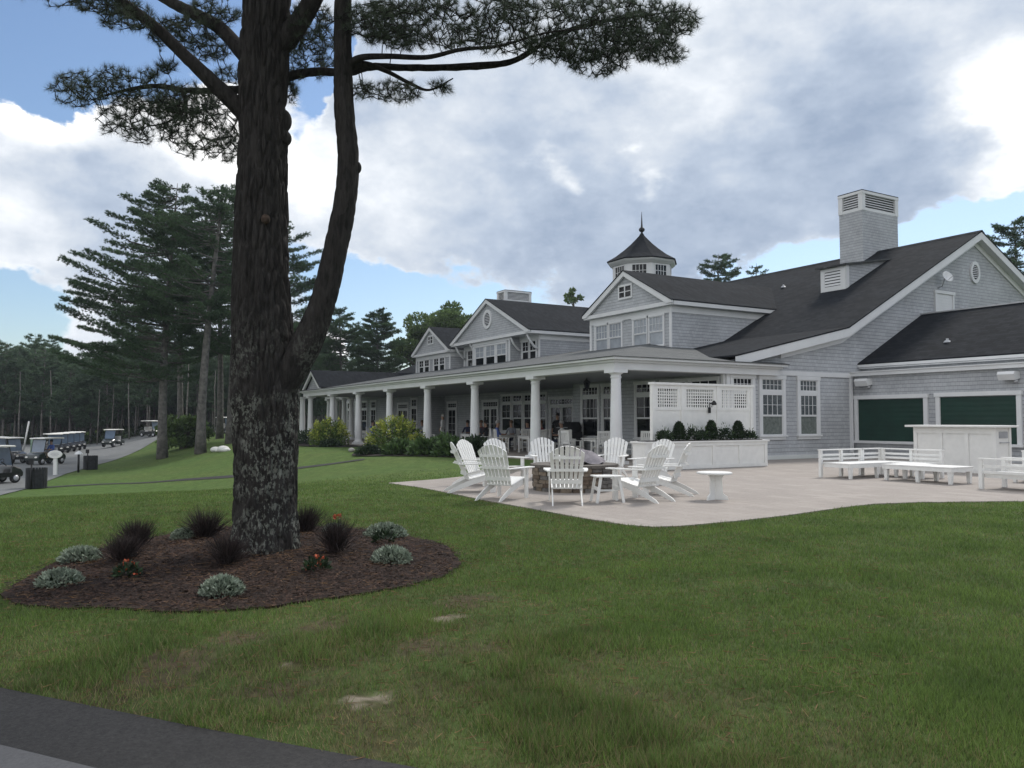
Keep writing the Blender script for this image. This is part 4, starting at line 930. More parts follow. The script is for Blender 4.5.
def on_mulch(x, y): return (x, y, mulch_z(x, y))
GR = [((12.15, -15.72), .30, .34, 'dark spiky grass clump at the front of the pair left in the mulch bed'), ((11.1, -15.5), .34, .42, 'dark spiky grass clump at the back of the pair left in the mulch bed'), ((10.85, -14.72), .36, .40, 'dark spiky grass clump at the back of the bed left of the trunk'), ((12.95, -14.85), .34, .42, 'dark spiky grass clump in front of the trunk at its left'), ((11.15, -13.55), .26, .40, 'dark spiky grass clump just right of the trunk'), ((12.85, -13.72), .33, .44, 'dark spiky clump with an orange bloom right of the trunk')]
for i, ((x, y), r, hh, lb) in enumerate(GR):
    o = thing('ornamental_grass', lb, 'plant', on_mulch(x, y), 0, 'dark grass clumps in the mulch bed'); rg = np.random.default_rng(80+i); n = 430; r *= rg.uniform(.75, 1.1); hh *= rg.uniform(.85, 1.25)
    P = np.column_stack([rg.normal(0, r*.16, n), rg.normal(0, r*.16, n), rg.uniform(0, .12, n)]); D = np.column_stack([P[:, 0]*5.2, P[:, 1]*5.2, rg.uniform(.6, 1.3, n)])
    V, F = blades(P, D, 2, hh*.80, .007, .30, rg, .12); np_mesh('blade_tuft', V, F, M['darkgrass'], o)
MI = [((13.0, -16.3), .20, .13, 'low silvery mound at the far left tip of the mulch bed'), ((11.85, -16.1), .22, .15, 'silvery mound on the back left edge of the mulch bed'), ((14.05, -15.1), .19, .15, 'silvery mound at the front of the mulch bed below the trunk'), ((10.75, -14.95), .15, .12, 'small silvery mound behind the trunk at its left'), ((11.75, -12.72), .30, .17, 'widest silvery mound at the back right of the mulch bed'), ((13.45, -13.32), .23, .16, 'silvery mound at the right front of the mulch bed'), ((11.0, -13.15), .14, .10, 'small pale silvery mound between the dark clumps right of the trunk')]
for i, ((x, y), r, hh, lb) in enumerate(MI):
    o = thing('silver_mound_plant', lb, 'plant', on_mulch(x, y), 0, 'silvery plants in the mulch bed'); moundplant(o, 'leaf_mound', M['miller'], 1300, r*.88, r*.88, hh*.9, .045, .020, .35, .0, 90+i, shell=.8)
    moundplant(o, 'inner_leaf', M['darkleaf'], 160, r*.75, r*.75, hh*.75, .06, .03, .5, .0, 190+i)
FL = [((13.62, -14.15), .11, 'orange flowering plant in front of the trunk'), ((13.0, -15.75), .12, 'orange flowering plant left in the mulch bed'), ((12.3, -12.95), .13, 'leafy dark plant in front of the widest silvery mound')]
for i, ((x, y), r, lb) in enumerate(FL):
    o = thing('flowering_plant', lb, 'flower', on_mulch(x, y), 0); moundplant(o, 'foliage', M['darkleaf'], 160, r, r, r*1.1, .06, .03, .5, 0, 100+i)
    if i < 2: moundplant(o, 'bloom', M['petal'], 26, r*.8, r*.8, r*1.2, .035, .03, .2, .01, 110+i, shell=.9)
o = thing('flower_stem', 'orange bloom standing over the dark clump right of the trunk', 'flower', on_mulch(12.8, -13.68)); m = MB(); m.tube([(0, 0, 0), (.01, 0, .2), (0, .02, .36)], .005, 5); m.build('stem', M['darkleaf'], o); moundplant(o, 'bloom', M['petal'], 24, .05, .05, .04, .03, .03, .2, .345, 121, shell=.3)
# shrubs along the porch
def goldshrub(label, x, y, r, hh, seed):
    o = thing('golden_shrub', label, 'shrub', (x, y, h(x, y)), 0, None)
    m = MB(); rd = random.Random(seed)
    for k in range(12): a = rd.uniform(0, 6.28); m.tube([(0, 0, 0), (.3*r*math.cos(a), .3*r*math.sin(a), hh*.4), (.7*r*math.cos(a), .7*r*math.sin(a), hh*.75)], [.025, .018, .01], 5)
    m.build('stem', M['pinebark'], o)
    moundplant(o, 'foliage', M['goldlow'], 2300, r, r, hh*.85, .16, .07, .6, .02, seed, jit=.6, shell=.45)
    rg = np.random.default_rng(seed+1); P, D = [], []
    for k in range(70):
        v = rand_dirs(1, rg)[0]; v[2] = abs(v[2])+.25; v /= np.linalg.norm(v); c = v*np.array((r, r, hh*.9)); n = 26
        f = rg.uniform(0, 1, (n, 1)); P.append(c*(.80+.28*f)+rg.normal(0, .05, (n, 3))); D.append(np.repeat([v*np.array((1, 1, .6))], n, 0))
    V, F = leaves(np.concatenate(P), np.concatenate(D), .16, .06, rg, .55); np_mesh('new_growth', V, F, M['gold'], o); return o
goldshrub('round golden green shrub before the far end of the porch', -24.7, -2.0, 1.15, 1.75, 130)
goldshrub('larger golden green shrub beside the fourth porch column', -13.6, -2.3, 1.35, 1.75, 131)
BEDS = [(-8.6, -1.9, .75, .72), (-9.9, -2.5, .7, .66), (-11.2, -3.1, .7, .62), (-7.6, -1.3, .65, .75), (-10.3, -1.4, .8, .85)]
for i, (x, y, r, hh) in enumerate(BEDS):
    o = thing('broad_leaf_plant', ['dark leafy clump in the porch bed nearest the white chairs', 'leafy clump second from the white chairs in the porch bed', 'leafy clump under the larger golden shrub', 'tall dark leafy clump at the foot of the third column', 'leafy clump close against the porch floor behind the bed'][i], 'plant', (x, y, h(x, y)), 0, 'leafy clumps in the porch bed'); moundplant(o, 'foliage', M['hosta'] if i != 3 else M['darkleaf'], 620, r, r, hh, .26, .15, .35, 0, 140+i, jit=.4, shell=.5)
for i, (x, y, r, hh, lb) in enumerate(((-28.2, -2.2, .9, .9, 'low dark shrub left of the round golden shrub'), (-30.5, -2.2, .8, .8, 'dark shrub at the foot of the farthest column'), (-22.6, -2.6, .6, .45, 'low dark plant at the right foot of the round golden shrub'), (-12.6, -4.0, .6, .4, 'low dark mound at the tip of the porch bed'))):
    o = thing('dark_shrub', lb, 'shrub', (x, y, h(x, y))); moundplant(o, 'foliage', M['darkleaf'], 700, r, r, hh, .15, .08, .4, 0, 150+i, shell=.5)
tag(draped('soil_bed', [tuple(p) for p in spline([(-6.6, -.8), (-6.7, -2.0), (-8.6, -2.9), (-11.0, -4.2), (-13.0, -4.6), (-14.6, -3.8), (-15.2, -2.4), (-14.8, -.8)], 5)], .03, M['dirt'], 1.), 'dark planting bed in front of the porch', 'flower bed', kind='structure')
tag(draped('soil_bed', [tuple(p) for p in spline([(-21.2, -.8), (-21.6, -2.6), (-24.5, -3.6), (-28., -3.4), (-32, -3.2), (-33, -.8)], 5)], .03, M['dirt'], 1.), 'dark planting bed at the far end of the porch', 'flower bed', kind='structure')
for i, (px, d, lb, s) in enumerate(((352, 38.5, 'flat pale stone at the tip of the porch planting bed', .6), (393, 35.5, 'grey edging stone in front of the larger golden shrub', .8), (322, 52, 'pale edging stone left of the round golden shrub', 1.1), (337, 54, 'rounded stone under the round golden shrub', 1.))):
    p = pd(px, d); m = MB(); m.ball((0, 0, .05), .42*s, 10, 7, (1, .6, .45)); q = m.build('edging_stone', M['stonegrey']); q.location = (*p, h(*p)+.03); q.rotation_euler.z = i; tag(q, lb, 'stone')
for px, d, lb, s in ((224, 50.5, 'bright white rounded rock on the lawn beside the big trunk', 1.), (216, 51.5, 'smaller white rock left of the bright one on the lawn', .8)):
    p = pd(px, d); m = MB(); m.ball((0, 0, .12), .55*s, 12, 8, (1, .7, .42)); m.ball((.45*s, .1, .08), .32*s, 10, 7, (1, .8, .5)); q = m.build('white_rock', mk('white_stone', (.72, .72, .70), .8, .15, 3.)); q.location = (*p, h(*p)); tag(q, lb, 'rock')
# ------------------------------------------------------------------ lawn grass near the viewpoint
def lawn_blades():
    rg = np.random.default_rng(17); n = 700000
    d = 3.0 + 23.*rg.uniform(0, 1, n)**1.5; u = rg.uniform(-.70, .70, n)*d
    x = EYE.x + FW.x*d + RT.x*u; y = EYE.y + FW.y*d + RT.y*u
    nz = np.array([noise.noise((a*1.1, b*1.1, 3.)) + .6*noise.noise((a*3.7, b*3.7, 9.)) for a, b in zip(x, y)])
    keep = ~inside(MULCH, x, y) & ~inside([(p[0], p[1]) for p in PATIO], x, y) & ~inside(ROADN, x, y)
    worn = np.clip((x-14.3)/2.2, 0, 1) * np.clip((-12.5-y)/1.1, .12, 1)
    keep &= rg.uniform(0, 1, n) < np.clip(1.0 - worn*.35 + nz*(.12+.8*worn), .38, 1)
    keep &= rg.uniform(0, 1, n) < np.clip((26-d)/13, 0, 1)
    for a, b, r in BARE[:3]: keep &= ~((np.hypot(x-a, y-b) < r*rg.uniform(.5, 1.25, n)))
    for a, b, r in BARE[3:]: keep &= ~((np.hypot(x-a, y-b) < r*rg.uniform(.3, 1.7, n)) & (rg.uniform(0, 1, n) < .7))
    x, y, d, nz, worn = x[keep], y[keep], d[keep], nz[keep], worn[keep]; n = len(x)
    z = np.array([h(a, b) for a, b in zip(x, y)]) - .004
    hh = (.028 + .018*rg.uniform(0, 1, n) + .014*np.clip(nz, -.5, 1)) * (1 + 1.6*worn*np.clip(nz, 0, 1)) * np.where(rg.uniform(0, 1, n) < .03, 1.6, 1.); w = .0028 + .0006*d
    a = rg.uniform(0, 2*PI, n); ln = rg.uniform(.15, .9, n)*hh; b2 = a + rg.uniform(-1.2, 1.2, n) + PI/2
    P = np.column_stack([x, y, z]); S = np.column_stack([np.cos(b2)*w/2, np.sin(b2)*w/2, np.zeros(n)]); T = P + np.column_stack([np.cos(a)*ln, np.sin(a)*ln, hh])
    V = np.stack([P-S, P+S, T], 1).reshape(-1, 3); F = np.arange(3*n).reshape(-1, 3)
    dry = (rg.uniform(0, 1, n) < np.clip(.06 + .38*worn - .25*nz, .02, .7)).astype(int)
    return V, F, dry
_n = 9000; _r = 6.5*RNG.uniform(0, 1, _n)**.7; _a = RNG.uniform(0, 2*PI, _n); _q = np.column_stack([T0[0]+_r*np.cos(_a), T0[1]+_r*np.sin(_a)])
_q = _q[~inside(ROADN, _q[:, 0], _q[:, 1]) & ~inside(PATIO, _q[:, 0], _q[:, 1])]; _mi = inside(MULCH, _q[:, 0], _q[:, 1])
_z = np.array([mulch_z(x, y)+.02 if k else h(x, y)+RNG.uniform(.012, .04) for (x, y), k in zip(_q, _mi)])
V, F = blades(np.column_stack([_q, _z]), np.column_stack([RNG.normal(size=(len(_q), 2)), np.zeros(len(_q))]), 2, .11, .0035, .12)
tag(np_mesh('fallen_needles', V, F, mk('fallen_needle', (.22, .13, .065), .9, .3, 9., col2=(.11, .065, .035), island=.4)), 'rusty fallen pine needles lying round the big pine', 'pine litter', kind='stuff')
M['grass'] = mk('grass_blades', (.146, .218, .054), .7, .2, 1.3, col2=(.082, .136, .034), island=.45, transl=.35)
M['drygrass'] = mk('dry_grass_blades', (.26, .22, .11), .8, .2, 1.3, col2=(.13, .125, .055), island=.35, transl=.2)
V, F, dry = lawn_blades()
tag(np_mesh('lawn_grass', V, F, [M['grass'], M['drygrass']], mi=dry), 'short green grass with worn dry patches in the foreground', 'grass', kind='stuff')
# ------------------------------------------------------------------ patio furniture
def build_adirondack():
    """front faces -Y; real size about 0.95 m high"""
    o = thing('adirondack_chair', '', 'chair')
    W = .30
    m = MB()                                              # curved slatted seat
    ss = spline([(-.34, .36), (-.30, .385), (-.1, .345), (.12, .29), (.24, .27)], 4)
    for (a, b) in zip(ss[::2][:-1], ss[::2][1:]): m.bar((0, a[0]+.004, a[1]), (0, b[0]-.006, b[1]), .55, .022)
    m.build('seat', M['white'], o)
    bk = MB(); n = 7                                       # fan back, its top cut to one arc
    up_ = Vector((0, .415, .91)); nm_ = Vector((0, .91, -.415)); og = Vector((0, .20, .26))
    top = lambda x: .85-.15*(x/.32)**2
    for i in range(n):
        t = (i-(n-1)/2)/((n-1)/2); x0 = t*.215; x1 = t*.278; poly = [(x0-.027, 0), (x0+.027, 0)] + [(x1+q*.034, top(x1+q*.034)) for q in (1, .5, 0, -.5, -1)]
        vs_ = [og+Vector((a, 0, 0))+up_*b+nm_*o_ for o_ in (0, .018) for a, b in poly]; k_ = len(poly)
        bk.add(vs_, [tuple(range(k_-1, -1, -1)), tuple(range(k_, 2*k_))]+[(j, (j+1) % k_, k_+(j+1) % k_, k_+j) for j in range(k_)])
    bk.build('backrest', M['white'], o)
    br = MB(); br.bar((-.27, .295, .385), (.27, .295, .385), .022, .07); br.bar((-.30, .425, .60), (.30, .425, .60), .03, .05); br.bar((-.25, .515, .82), (.25, .515, .82), .022, .05); br.build('back_brace', M['white'], o)
    for sx in (-1, 1):
        a = MB(); x = sx*.335
        a.prism([(x-.07, -.42), (x+.07, -.42), (x+.075, -.20), (x+sx*.01+.045, .10), (x-sx*.02+.03, .46), (x-sx*.02-.03, .46), (x+sx*.01-.045, .10), (x-.075, -.20)], .572, .595, 'z'); a.build('arm', M['white'], o, .004)
        l = MB(); l.box((sx*W-.012, -.33, 0), (sx*W+.012, -.21, .572)); l.box((sx*W-.01+sx*.02, -.30, .45), (sx*W+.012+sx*.02, -.24, .571)); l.build('leg', M['white'], o)
        r = MB(); pts = [(-.36, .345), (-.345, .375), (-.1, .335), (.15, .275), (.40, .17), (.62, .055), (.68, .0), (.60, .0), (.40, .075), (.15, .165), (-.1, .235), (-.33, .27)]
        r.prism(pts, sx*(W-.045)-.011, sx*(W-.045)+.011); r.build('leg', M['white'], o)
    return o
GRP = 'white chairs round the fire pit'
PIT = (1.33, 17.2)
CH = [((-.72, 16.7), 'white slatted chair leftmost at the patio edge, seen from its side', 0), ((-.68, 18.4), 'white slatted chair just behind the leftmost one, its bright front showing', 0),
      ((-.12, 15.25), 'white slatted chair with its back turned, second from the left corner of the patio', .12), ((-.15, 19.3), 'white slatted chair facing the viewer behind the left back-turned one', 0),
      ((.86, 20.3), 'white slatted chair facing the viewer left of the corner column', 0), ((.98, 14.55), 'white slatted chair with its back squarely to the lawn, before the stone ring', .1),
      ((2.5, 20.2), 'white slatted chair facing the viewer directly before the corner column', 0), ((2.32, 14.95), 'white slatted chair with its back turned right of the stone ring', .35),
      ((3.25, 18.6), 'white slatted chair facing left behind the right back-turned one', .2), ((3.02, 16.1), 'white slatted chair rightmost of the ring, back to the planter', .15)]
proto = build_adirondack()
for i, ((u, d), lb, tw_) in enumerate(CH):
    x, y = site(u, d); rz = heading(PIT[0]-u, PIT[1]-d) + tw_
    if i == 0: o = proto; o.location = (x, y, .018); o.rotation_euler.z = rz; o['label'] = lb; o['group'] = GRP
    else: dup(proto, (x, y, .018), rz, lb, GRP)
# fire pit
px_, py_ = site(*PIT)
o = thing('fire_pit', 'round fire pit of stacked brown stone amid the white chairs', 'fire pit', (px_, py_, .018))
SMt = courses('stacked_fieldstone', (.26, .22, .18), (.12, .105, .09), .16, .075, .012, (.05, .045, .04), .9, .4)
m = MB(); rf = random.Random(4); SK = [mk('fieldstone_%s' % nm, c, .9, .25, 9., bump=.6) for nm, c in (('tan', (.27, .22, .17)), ('grey', (.19, .18, .17)), ('brown', (.16, .12, .09)))]
for r_ in range(6):
    k = 22; off = rf.random()
    for i in range(k):
        a = 2*PI*(i+off)/k; m.k = rf.randrange(3); w_ = 2*PI/k*.47; ro = .88+rf.uniform(-.025, .025); z = r_*.082
        m.add([(rr*math.cos(a+s), rr*math.sin(a+s), zz) for zz in (z, z+.074) for rr, s in ((.62, -w_), (ro, -w_), (ro+.012, 0), (ro, w_), (.62, w_))], [(0, 1, 6, 5), (1, 2, 7, 6), (2, 3, 8, 7), (3, 4, 9, 8), (4, 0, 5, 9), (5, 6, 7, 8, 9)])
m.build('stone_ring', SK, o)
m = MB()
for i in range(14):
    a = 2*PI*i/14; w_ = 2*PI/14*.485
    m.add([(rr*math.cos(a+s), rr*math.sin(a+s), zz) for zz in (.49, .55) for rr, s in ((.55, -w_), (.93, -w_), (.945, 0), (.93, w_), (.55, w_))], [(0, 1, 6, 5), (1, 2, 7, 6), (2, 3, 8, 7), (3, 4, 9, 8), (4, 0, 5, 9), (5, 6, 7, 8, 9), (4, 3, 2, 1, 0)])
m.build('cap_stone', mk('pit_cap', (.15, .135, .12), .85, .2, 6., bump=.4), o)
m = MB(); m.lathe([(.86, .0), (.62, .0), (.60, .30), (.0, .30)], 24, cap=False); m.build('fire_bowl', M['black'], o)
# fabric cover bunched over the pit
rg = np.random.default_rng(9); n1, n2 = 40, 18; V = []; F = []
for j in range(n2+1):
    for i in range(n1):
        a = 2*PI*i/n1; q = j/n2; r = .52*q*(1+.12*math.sin(a*5+1)*q); z = .34*(1-q**1.8)+.04*math.sin(a*7+q*6)*q + .045*noise.noise((math.cos(a)*q*3, math.sin(a)*q*3, 2))
        V.append((r*1.15*math.cos(a), r*math.sin(a), max(z, .0)+.0))
for j in range(n2):
    for i in range(n1): F.append((j*n1+i, j*n1+(i+1) % n1, (j+1)*n1+(i+1) % n1, (j+1)*n1+i))
M['mauve'] = mk('mauve_grey_fabric', (.27, .25, .27), .9, .15, 5., bump=.4, bscale=30)
cv = np_mesh('fabric_cover', V, F, M['mauve'], None, True); sx, sy = site(1.55, 17.35); cv.scale = (.85, .85, .85); cv.location = (sx, sy, .575); tag(cv, 'mauve grey fabric cover heaped on top of the fire pit', 'cover')
# side tables
o = thing('side_table', 'small white slatted side table beside the right back-turned chair', 'table', (*site(1.72, 14.55), .018), heading(.2, -1))
m = MB(); [m.box((-.25+i*.102, -.22, .46), (-.25+i*.102+.092, .22, .48)) for i in range(5)]; m.build('tabletop', M['white'], o)
for sx in (-1, 1):
    m = MB(); m.bar((sx*.17, -.17, .459), (sx*.25, -.19, 0), .05, .024, (0, 1, 0)); m.bar((sx*.17, .17, .459), (sx*.25, .19, 0), .05, .024, (0, 1, 0)); m.bar((sx*.2, -.16, .25), (sx*.2, .16, .25), .024, .06); m.build('leg', M['white'], o)
m = MB(); m.box((-.18, -.1, .20), (.18, .1, .218)); m.build('stretcher', M['white'], o)
o = thing('pedestal_table', 'small round white pedestal table alone on the open paving', 'table', (*site(3.78, 15.0), .018), .4)
m = MB(); m.lathe([(.30, .47), (.325, .475), (.325, .505), (.31, .512)], 28); m.build('tabletop', M['white'], o, 0)
m = MB()
for k in range(3):
    a = k*2*PI/3+.35; R_ = Matrix.Rotation(a, 3, 'Z'); m.prism([(.012, 0), (.25, 0), (.23, .06), (.15, .12), (.135, .40), (.19, .468), (.012, .468)], -.016, .016, 'y'); k0 = len(m.v)-14; m.v[k0:] = [tuple(R_ @ Vector(v)) for v in m.v[k0:]]
m.build('pedestal', M['white'], o)
# ---- planter with lattice screen
P0 = thing('planter_box', 'long white panelled planter box on the patio', 'planter', (0, 0, .018))
m = MB(); m.box((2.66, -1.45, 0), (3.2, 3.55, .80)); m.build('box', M['white'], P0)
m = MB()
m.box((3.203, -1.45, .02), (3.235, 3.58, .12)); m.box((3.203, -1.45, .70), (3.235, 3.58, .80))
for y in (-1.45, .13, 1.2, 2.32, 3.45): m.box((3.203, y, .12), (3.233, y+.12, .70))
m.box((2.66, 3.553, .02), (3.2, 3.585, .12)); m.box((2.66, 3.553, .70), (3.2, 3.585, .80)); m.box((2.6, -1.5, .803), (3.27, 3.64, .85)); m.build('panel_trim', M['white'], P0)
m = MB(); m.box((2.68, -1.3, .852), (3.18, 3.4, .87)); m.build('soil', M['dirt'], P0)
S0 = thing('lattice_screen', 'tall white privacy screen with lattice windows behind the planter', 'screen', (0, 0, .018))
m = MB(); xs_ = 2.5
for y in (-.54, .62, 2.12, 3.62): m.box((xs_-.06, y-.06, 0), (xs_+.06, y+.06, 2.56))
m.box((xs_-.09, -.64, 2.56), (xs_+.09, 3.72, 2.63)); m.build('frame', M['white'], S0)
for a, b in ((-.48, .56), (.68, 2.06), (2.18, 3.56)):
    m = MB(); m.box((xs_-.02, a, .1), (xs_+.02, b, 1.78)); m.box((xs_-.035, a, 1.78), (xs_+.035, b, 1.88)); m.box((xs_-.035, a, 2.44), (xs_+.035, b, 2.56)); m.box((xs_-.033, a, 1.88), (xs_+.033, a+.12, 2.44)); m.box((xs_-.033, b-.12, 1.88), (xs_+.033, b, 2.44)); m.build('panel', M['white'], S0)
    m = MB(); k = int((b-a-.24)/.098)
    for i in range(1, k+1): y = a+.12+(b-a-.24)*i/(k+1); m.box((xs_+.002, y-.017, 1.88), (xs_+.012, y+.017, 2.44))
    for i in range(1, 6): z = 1.88+.56*i/6; m.box((xs_-.010, a+.12, z-.017), (xs_, b-.12, z+.017))
    m.build('lattice', M['white'], S0)
o = thing('wall_lamp', 'small black lamp fixed on the white lattice screen', 'lamp', (2.57, 1.72, 2.0)); m = MB(); m.tube([(0, 0, 0), (.14, 0, .05)], .018); m.box((-.008, -.05, -.28), (.012, .05, -.1)); m.tube([(.0, 0, -.2), (0.02, 0, .02)], .012); m.build('bracket', M['black'], o); m = MB(); m.lathe([(.03, .12), (.09, .02), (.075, -.02)], 12, (.16, .04, -.01)); m.build('lamp_shade', M['black'], o)
def cone_shrub(y, hh, r, lb, seed, nm='dwarf_conifer'):
    o = thing(nm, lb, 'shrub', (2.92, y, .895)); rg = np.random.default_rng(seed); n = 1500
    t = rg.uniform(0, 1, n); a = rg.uniform(0, 2*PI, n); R_ = r*np.sqrt(np.clip(1-t**1.7, 0, 1))*(.35+.65*rg.uniform(0, 1, n)**.4)*np.clip(.75+t*1.2, 0, 1)
    P = np.column_stack([R_*np.cos(a), R_*np.sin(a), t*hh*.95]); D = np.column_stack([np.cos(a)*.5, np.sin(a)*.5, np.full(n, .8)]); V, F = leaves(P, D, .085, .035, rg, .3); np_mesh('foliage', V, F, M['darkleaf'], o)
    m = MB(); m.tube([(0, 0, -.03), (0, 0, hh*.7)], .015, 5); m.build('stem', M['pinebark'], o)
cone_shrub(.12, .54, .19, 'clipped dark conifer at the left of the planter', 201); cone_shrub(1.45, .58, .19, 'clipped dark conifer in the middle of the planter', 202); cone_shrub(2.6, .56, .18, 'clipped dark conifer at the right of the planter', 203)
for i, (y, r, hh, lb) in enumerate(((-.45, .3, .32, 'low dark shrub at the left end of the planter'), (.66, .3, .36, 'low shrub between the left and middle clipped conifers'), (1.05, .22, .28, 'small low shrub just left of the middle clipped conifer'), (2.05, .32, .36, 'low shrub between the middle and right clipped conifers'), (3.1, .26, .26, 'low shrub at the right end of the planter'))):
    o = thing('low_shrub', lb, 'shrub', (2.92, y, .895), 0, 'low shrubs in the planter'); moundplant(o, 'foliage', M['darkleaf'], 420, min(r, .24), r, hh, .09, .045, .5, 0, 210+i, shell=.4)
    moundplant(o, 'sprig', M['hosta'], 40, .22, r, hh*1.35, .1, .02, 1., .02, 230+i, shell=.7)
# ---- sectional bench, ottoman, armchair
def slat_back(m, a, b, n=4, z0=.30, z1=.72, post=.075, rails=4):
    a = Vector((*a, 0)); b = Vector((*b, 0)); dr = (b-a).normalized()
    for i in range(n+1):
        p = a.lerp(b, i/n); m.bar((p.x, p.y, 0), (p.x, p.y, z1-.032), post, post, tuple(dr))
    nr = Vector((-dr.y, dr.x, 0))
    for k in range(rails-1):
        z = z0+.06+(z1-z0-.1)*k/(rails-1); m.bar(a+Vector((0, 0, z)), b+Vector((0, 0, z)), .024, .055)
    m.bar(a-dr*.05+Vector((0, 0, z1-.015)), b+dr*.05+Vector((0, 0, z1-.015)), .10, .03)
SF = thing('sectional_bench', 'long L-shaped white slatted outdoor sectional on the patio', 'bench', (0, 0, .018))
m = MB(); slat_back(m, (7.36, .95), (7.36, 2.55), 2); slat_back(m, (7.36, 2.62), (7.36, 3.4), 1); slat_back(m, (7.45, 3.4), (9.1, 3.4), 2); m.build('backrest', M['white'], SF)
def bench_seat(x0, y0, x1, y1, parent, along='x', z=.36, nm='seat'):
    m = MB()
    if along == 'x':
        k = max(2, int((y1-y0)/.1))
        for i in range(k): a = y0+(y1-y0)*i/k; m.box((x0, a, z), (x1, a+(y1-y0)/k-.008, z+.025))
    else:
        k = max(2, int((x1-x0)/.1))
        for i in range(k): a = x0+(x1-x0)*i/k; m.box((a, y0, z), (a+(x1-x0)/k-.008, y1, z+.025))
    m.box((x0+.01, y0+.01, z-.09), (x1-.01, y0+.035, z-.002)); m.box((x0+.01, y1-.035, z-.09), (x1-.01, y1-.01, z-.002)); m.box((x0+.01, y0+.036, z-.09), (x0+.035, y1-.036, z-.002)); m.box((x1-.035, y0+.036, z-.09), (x1-.01, y1-.036, z-.002))
    return m.build(nm, M['white'], parent)
def legs(pts, parent, z=.27, w_=.09):
    for x, y in pts:
        m = MB(); m.v = []; t, b = w_/2, w_/2*.72
        m.add([(x-b, y-b, 0), (x+b, y-b, 0), (x+b, y+b, 0), (x-b, y+b, 0), (x-t, y-t, z), (x+t, y-t, z), (x+t, y+t, z), (x-t, y+t, z)], [(3,2,1,0),(4,5,6,7),(0,1,5,4),(1,2,6,5),(2,3,7,6),(3,0,4,7)]); m.build('leg', M['white'], parent)
bench_seat(7.42, .98, 8.22, 2.6, SF, 'y'); bench_seat(7.45, 2.61, 9.1, 3.33, SF, 'x', .358)
legs(((8.16, 1.06), (8.16, 2.1), (8.3, 2.7), (9.02, 2.7)), SF)
OT = thing('bench_table', 'low backless white slatted bench before the sectional', 'bench', (0, 0, .018)); bench_seat(8.72, 1.5, 10.5, 2.4, OT, 'x', .37); legs(((8.80, 1.58), (9.62, 1.58), (10.42, 1.58), (8.80, 2.32), (9.62, 2.32), (10.42, 2.32)), OT, .28, .10)
AC = thing('slatted_armchair', 'white slatted armchair at the right edge, nearest the lawn', 'chair', (0, 0, .018))
m = MB(); slat_back(m, (11.42, 1.05), (12.45, 1.05), 1, .30, .66, .08, 3); m.build('side_frame', M['white'], AC); m = MB(); slat_back(m, (11.42, 1.95), (12.45, 1.95), 1, .30, .66, .08, 3); m.build('side_frame', M['white'], AC); m = MB(); slat_back(m, (12.5, 1.1), (12.5, 1.9), 1, .3, .74, .07); m.build('backrest', M['white'], AC); bench_seat(11.46, 1.1, 12.44, 1.9, AC, 'x', .33); 
SB = thing('slatted_armchair', 'white slatted armchair behind the nearer one at the right edge', 'chair', (0, 0, .018))
m = MB(); slat_back(m, (10.7, 4.2), (12.2, 4.2), 2, .3, .74); m.build('backrest', M['white'], SB); bench_seat(10.72, 3.5, 12.18, 4.14, SB, 'x', .34)
legs(((10.8, 3.57), (12.1, 3.57)), SB)
# white bar counter
BR = thing('bar_counter', 'white panelled bar counter standing before the green shutters', 'bar', (0, 0, .018))
m = MB(); m.box((6.70, 6.0, 0), (9.03, 6.75, 1.27)); m.build('cabinet', M['white'], BR)
m = MB(); m.box((6.50, 5.80, 1.275), (9.20, 6.9, 1.335)); m.build('countertop', M['white'], BR, .008)
m = MB()
m.box((6.67, 5.965, 0), (9.06, 5.997, .12)); m.box((6.67, 5.965, 1.10), (9.06, 5.997, 1.27))
for x in (6.67, 7.44, 8.2, 8.95): m.box((x, 5.967, .12), (x+.11, 5.997, 1.10))
m.box((9.033, 5.998, 0), (9.062, 6.1, 1.27)); m.box((9.033, 6.65, 0), (9.062, 6.75, 1.27)); m.build('panel_trim', M['white'], BR)
m = MB(); m.box((9.033, 6.18, .98), (9.05, 6.6, 1.16)); m.tube([(9.035, 6.2, .86), (9.11, 6.25, .86), (9.11, 6.55, .86), (9.035, 6.6, .86)], .015); m.build('towel_rail', M['grey_metal'], BR)

# ------------------------------------------------------------------ porch furniture and people
def porch_chair():
    o = thing('porch_chair', '', 'chair')
    m = MB(); [m.box((-.26, -.24+i*.085, .42), (.26, -.24+i*.085+.075, .44)) for i in range(6)]; m.build('seat', M['white'], o)
    m = MB(); m.bar((-.25, .26, .0), (-.25, .34, 1.0), .05, .045, (0, 1, 0)); m.bar((.25, .26, 0), (.25, .34, 1.0), .05, .045, (0, 1, 0)); m.bar((-.28, .345, 1.0), (.28, .345, 1.0), .04, .09); m.bar((-.225, .30, .56), (.225, .30, .56), .03, .06)
    for i in range(5): x = -.18+i*.09; m.bar((x, .303, .585), (x, .338, .96), .06, .016, (0, 1, 0))
    m.build('backrest', M['white'], o)
    for sx in (-1, 1):
        m = MB(); m.box((sx*.25-.025, -.25, 0), (sx*.25+.025, -.20, .64)); m.build('leg', M['white'], o)
        m = MB(); m.box((sx*.27-.04, -.28, .642), (sx*.27+.04, .30, .665)); m.build('arm', M['white'], o)
    m = MB(); m.box((-.224, -.24, .36), (.224, -.215, .419)); m.box((-.224, -.235, .16), (.224, -.215, .2)); m.build('stretcher', M['white'], o)
    return o
PC = porch_chair(); PCN = [0]
def chair_at(x, y, rz, lb, z=.035):
    if PCN[0] == 0: PC.location = (x, y, z); PC.rotation_euler.z = rz; PC['label'] = lb; PC['group'] = 'white slatted porch chairs'
    else: dup(PC, (x, y, z), rz, lb, 'white slatted porch chairs')
    PCN[0] += 1
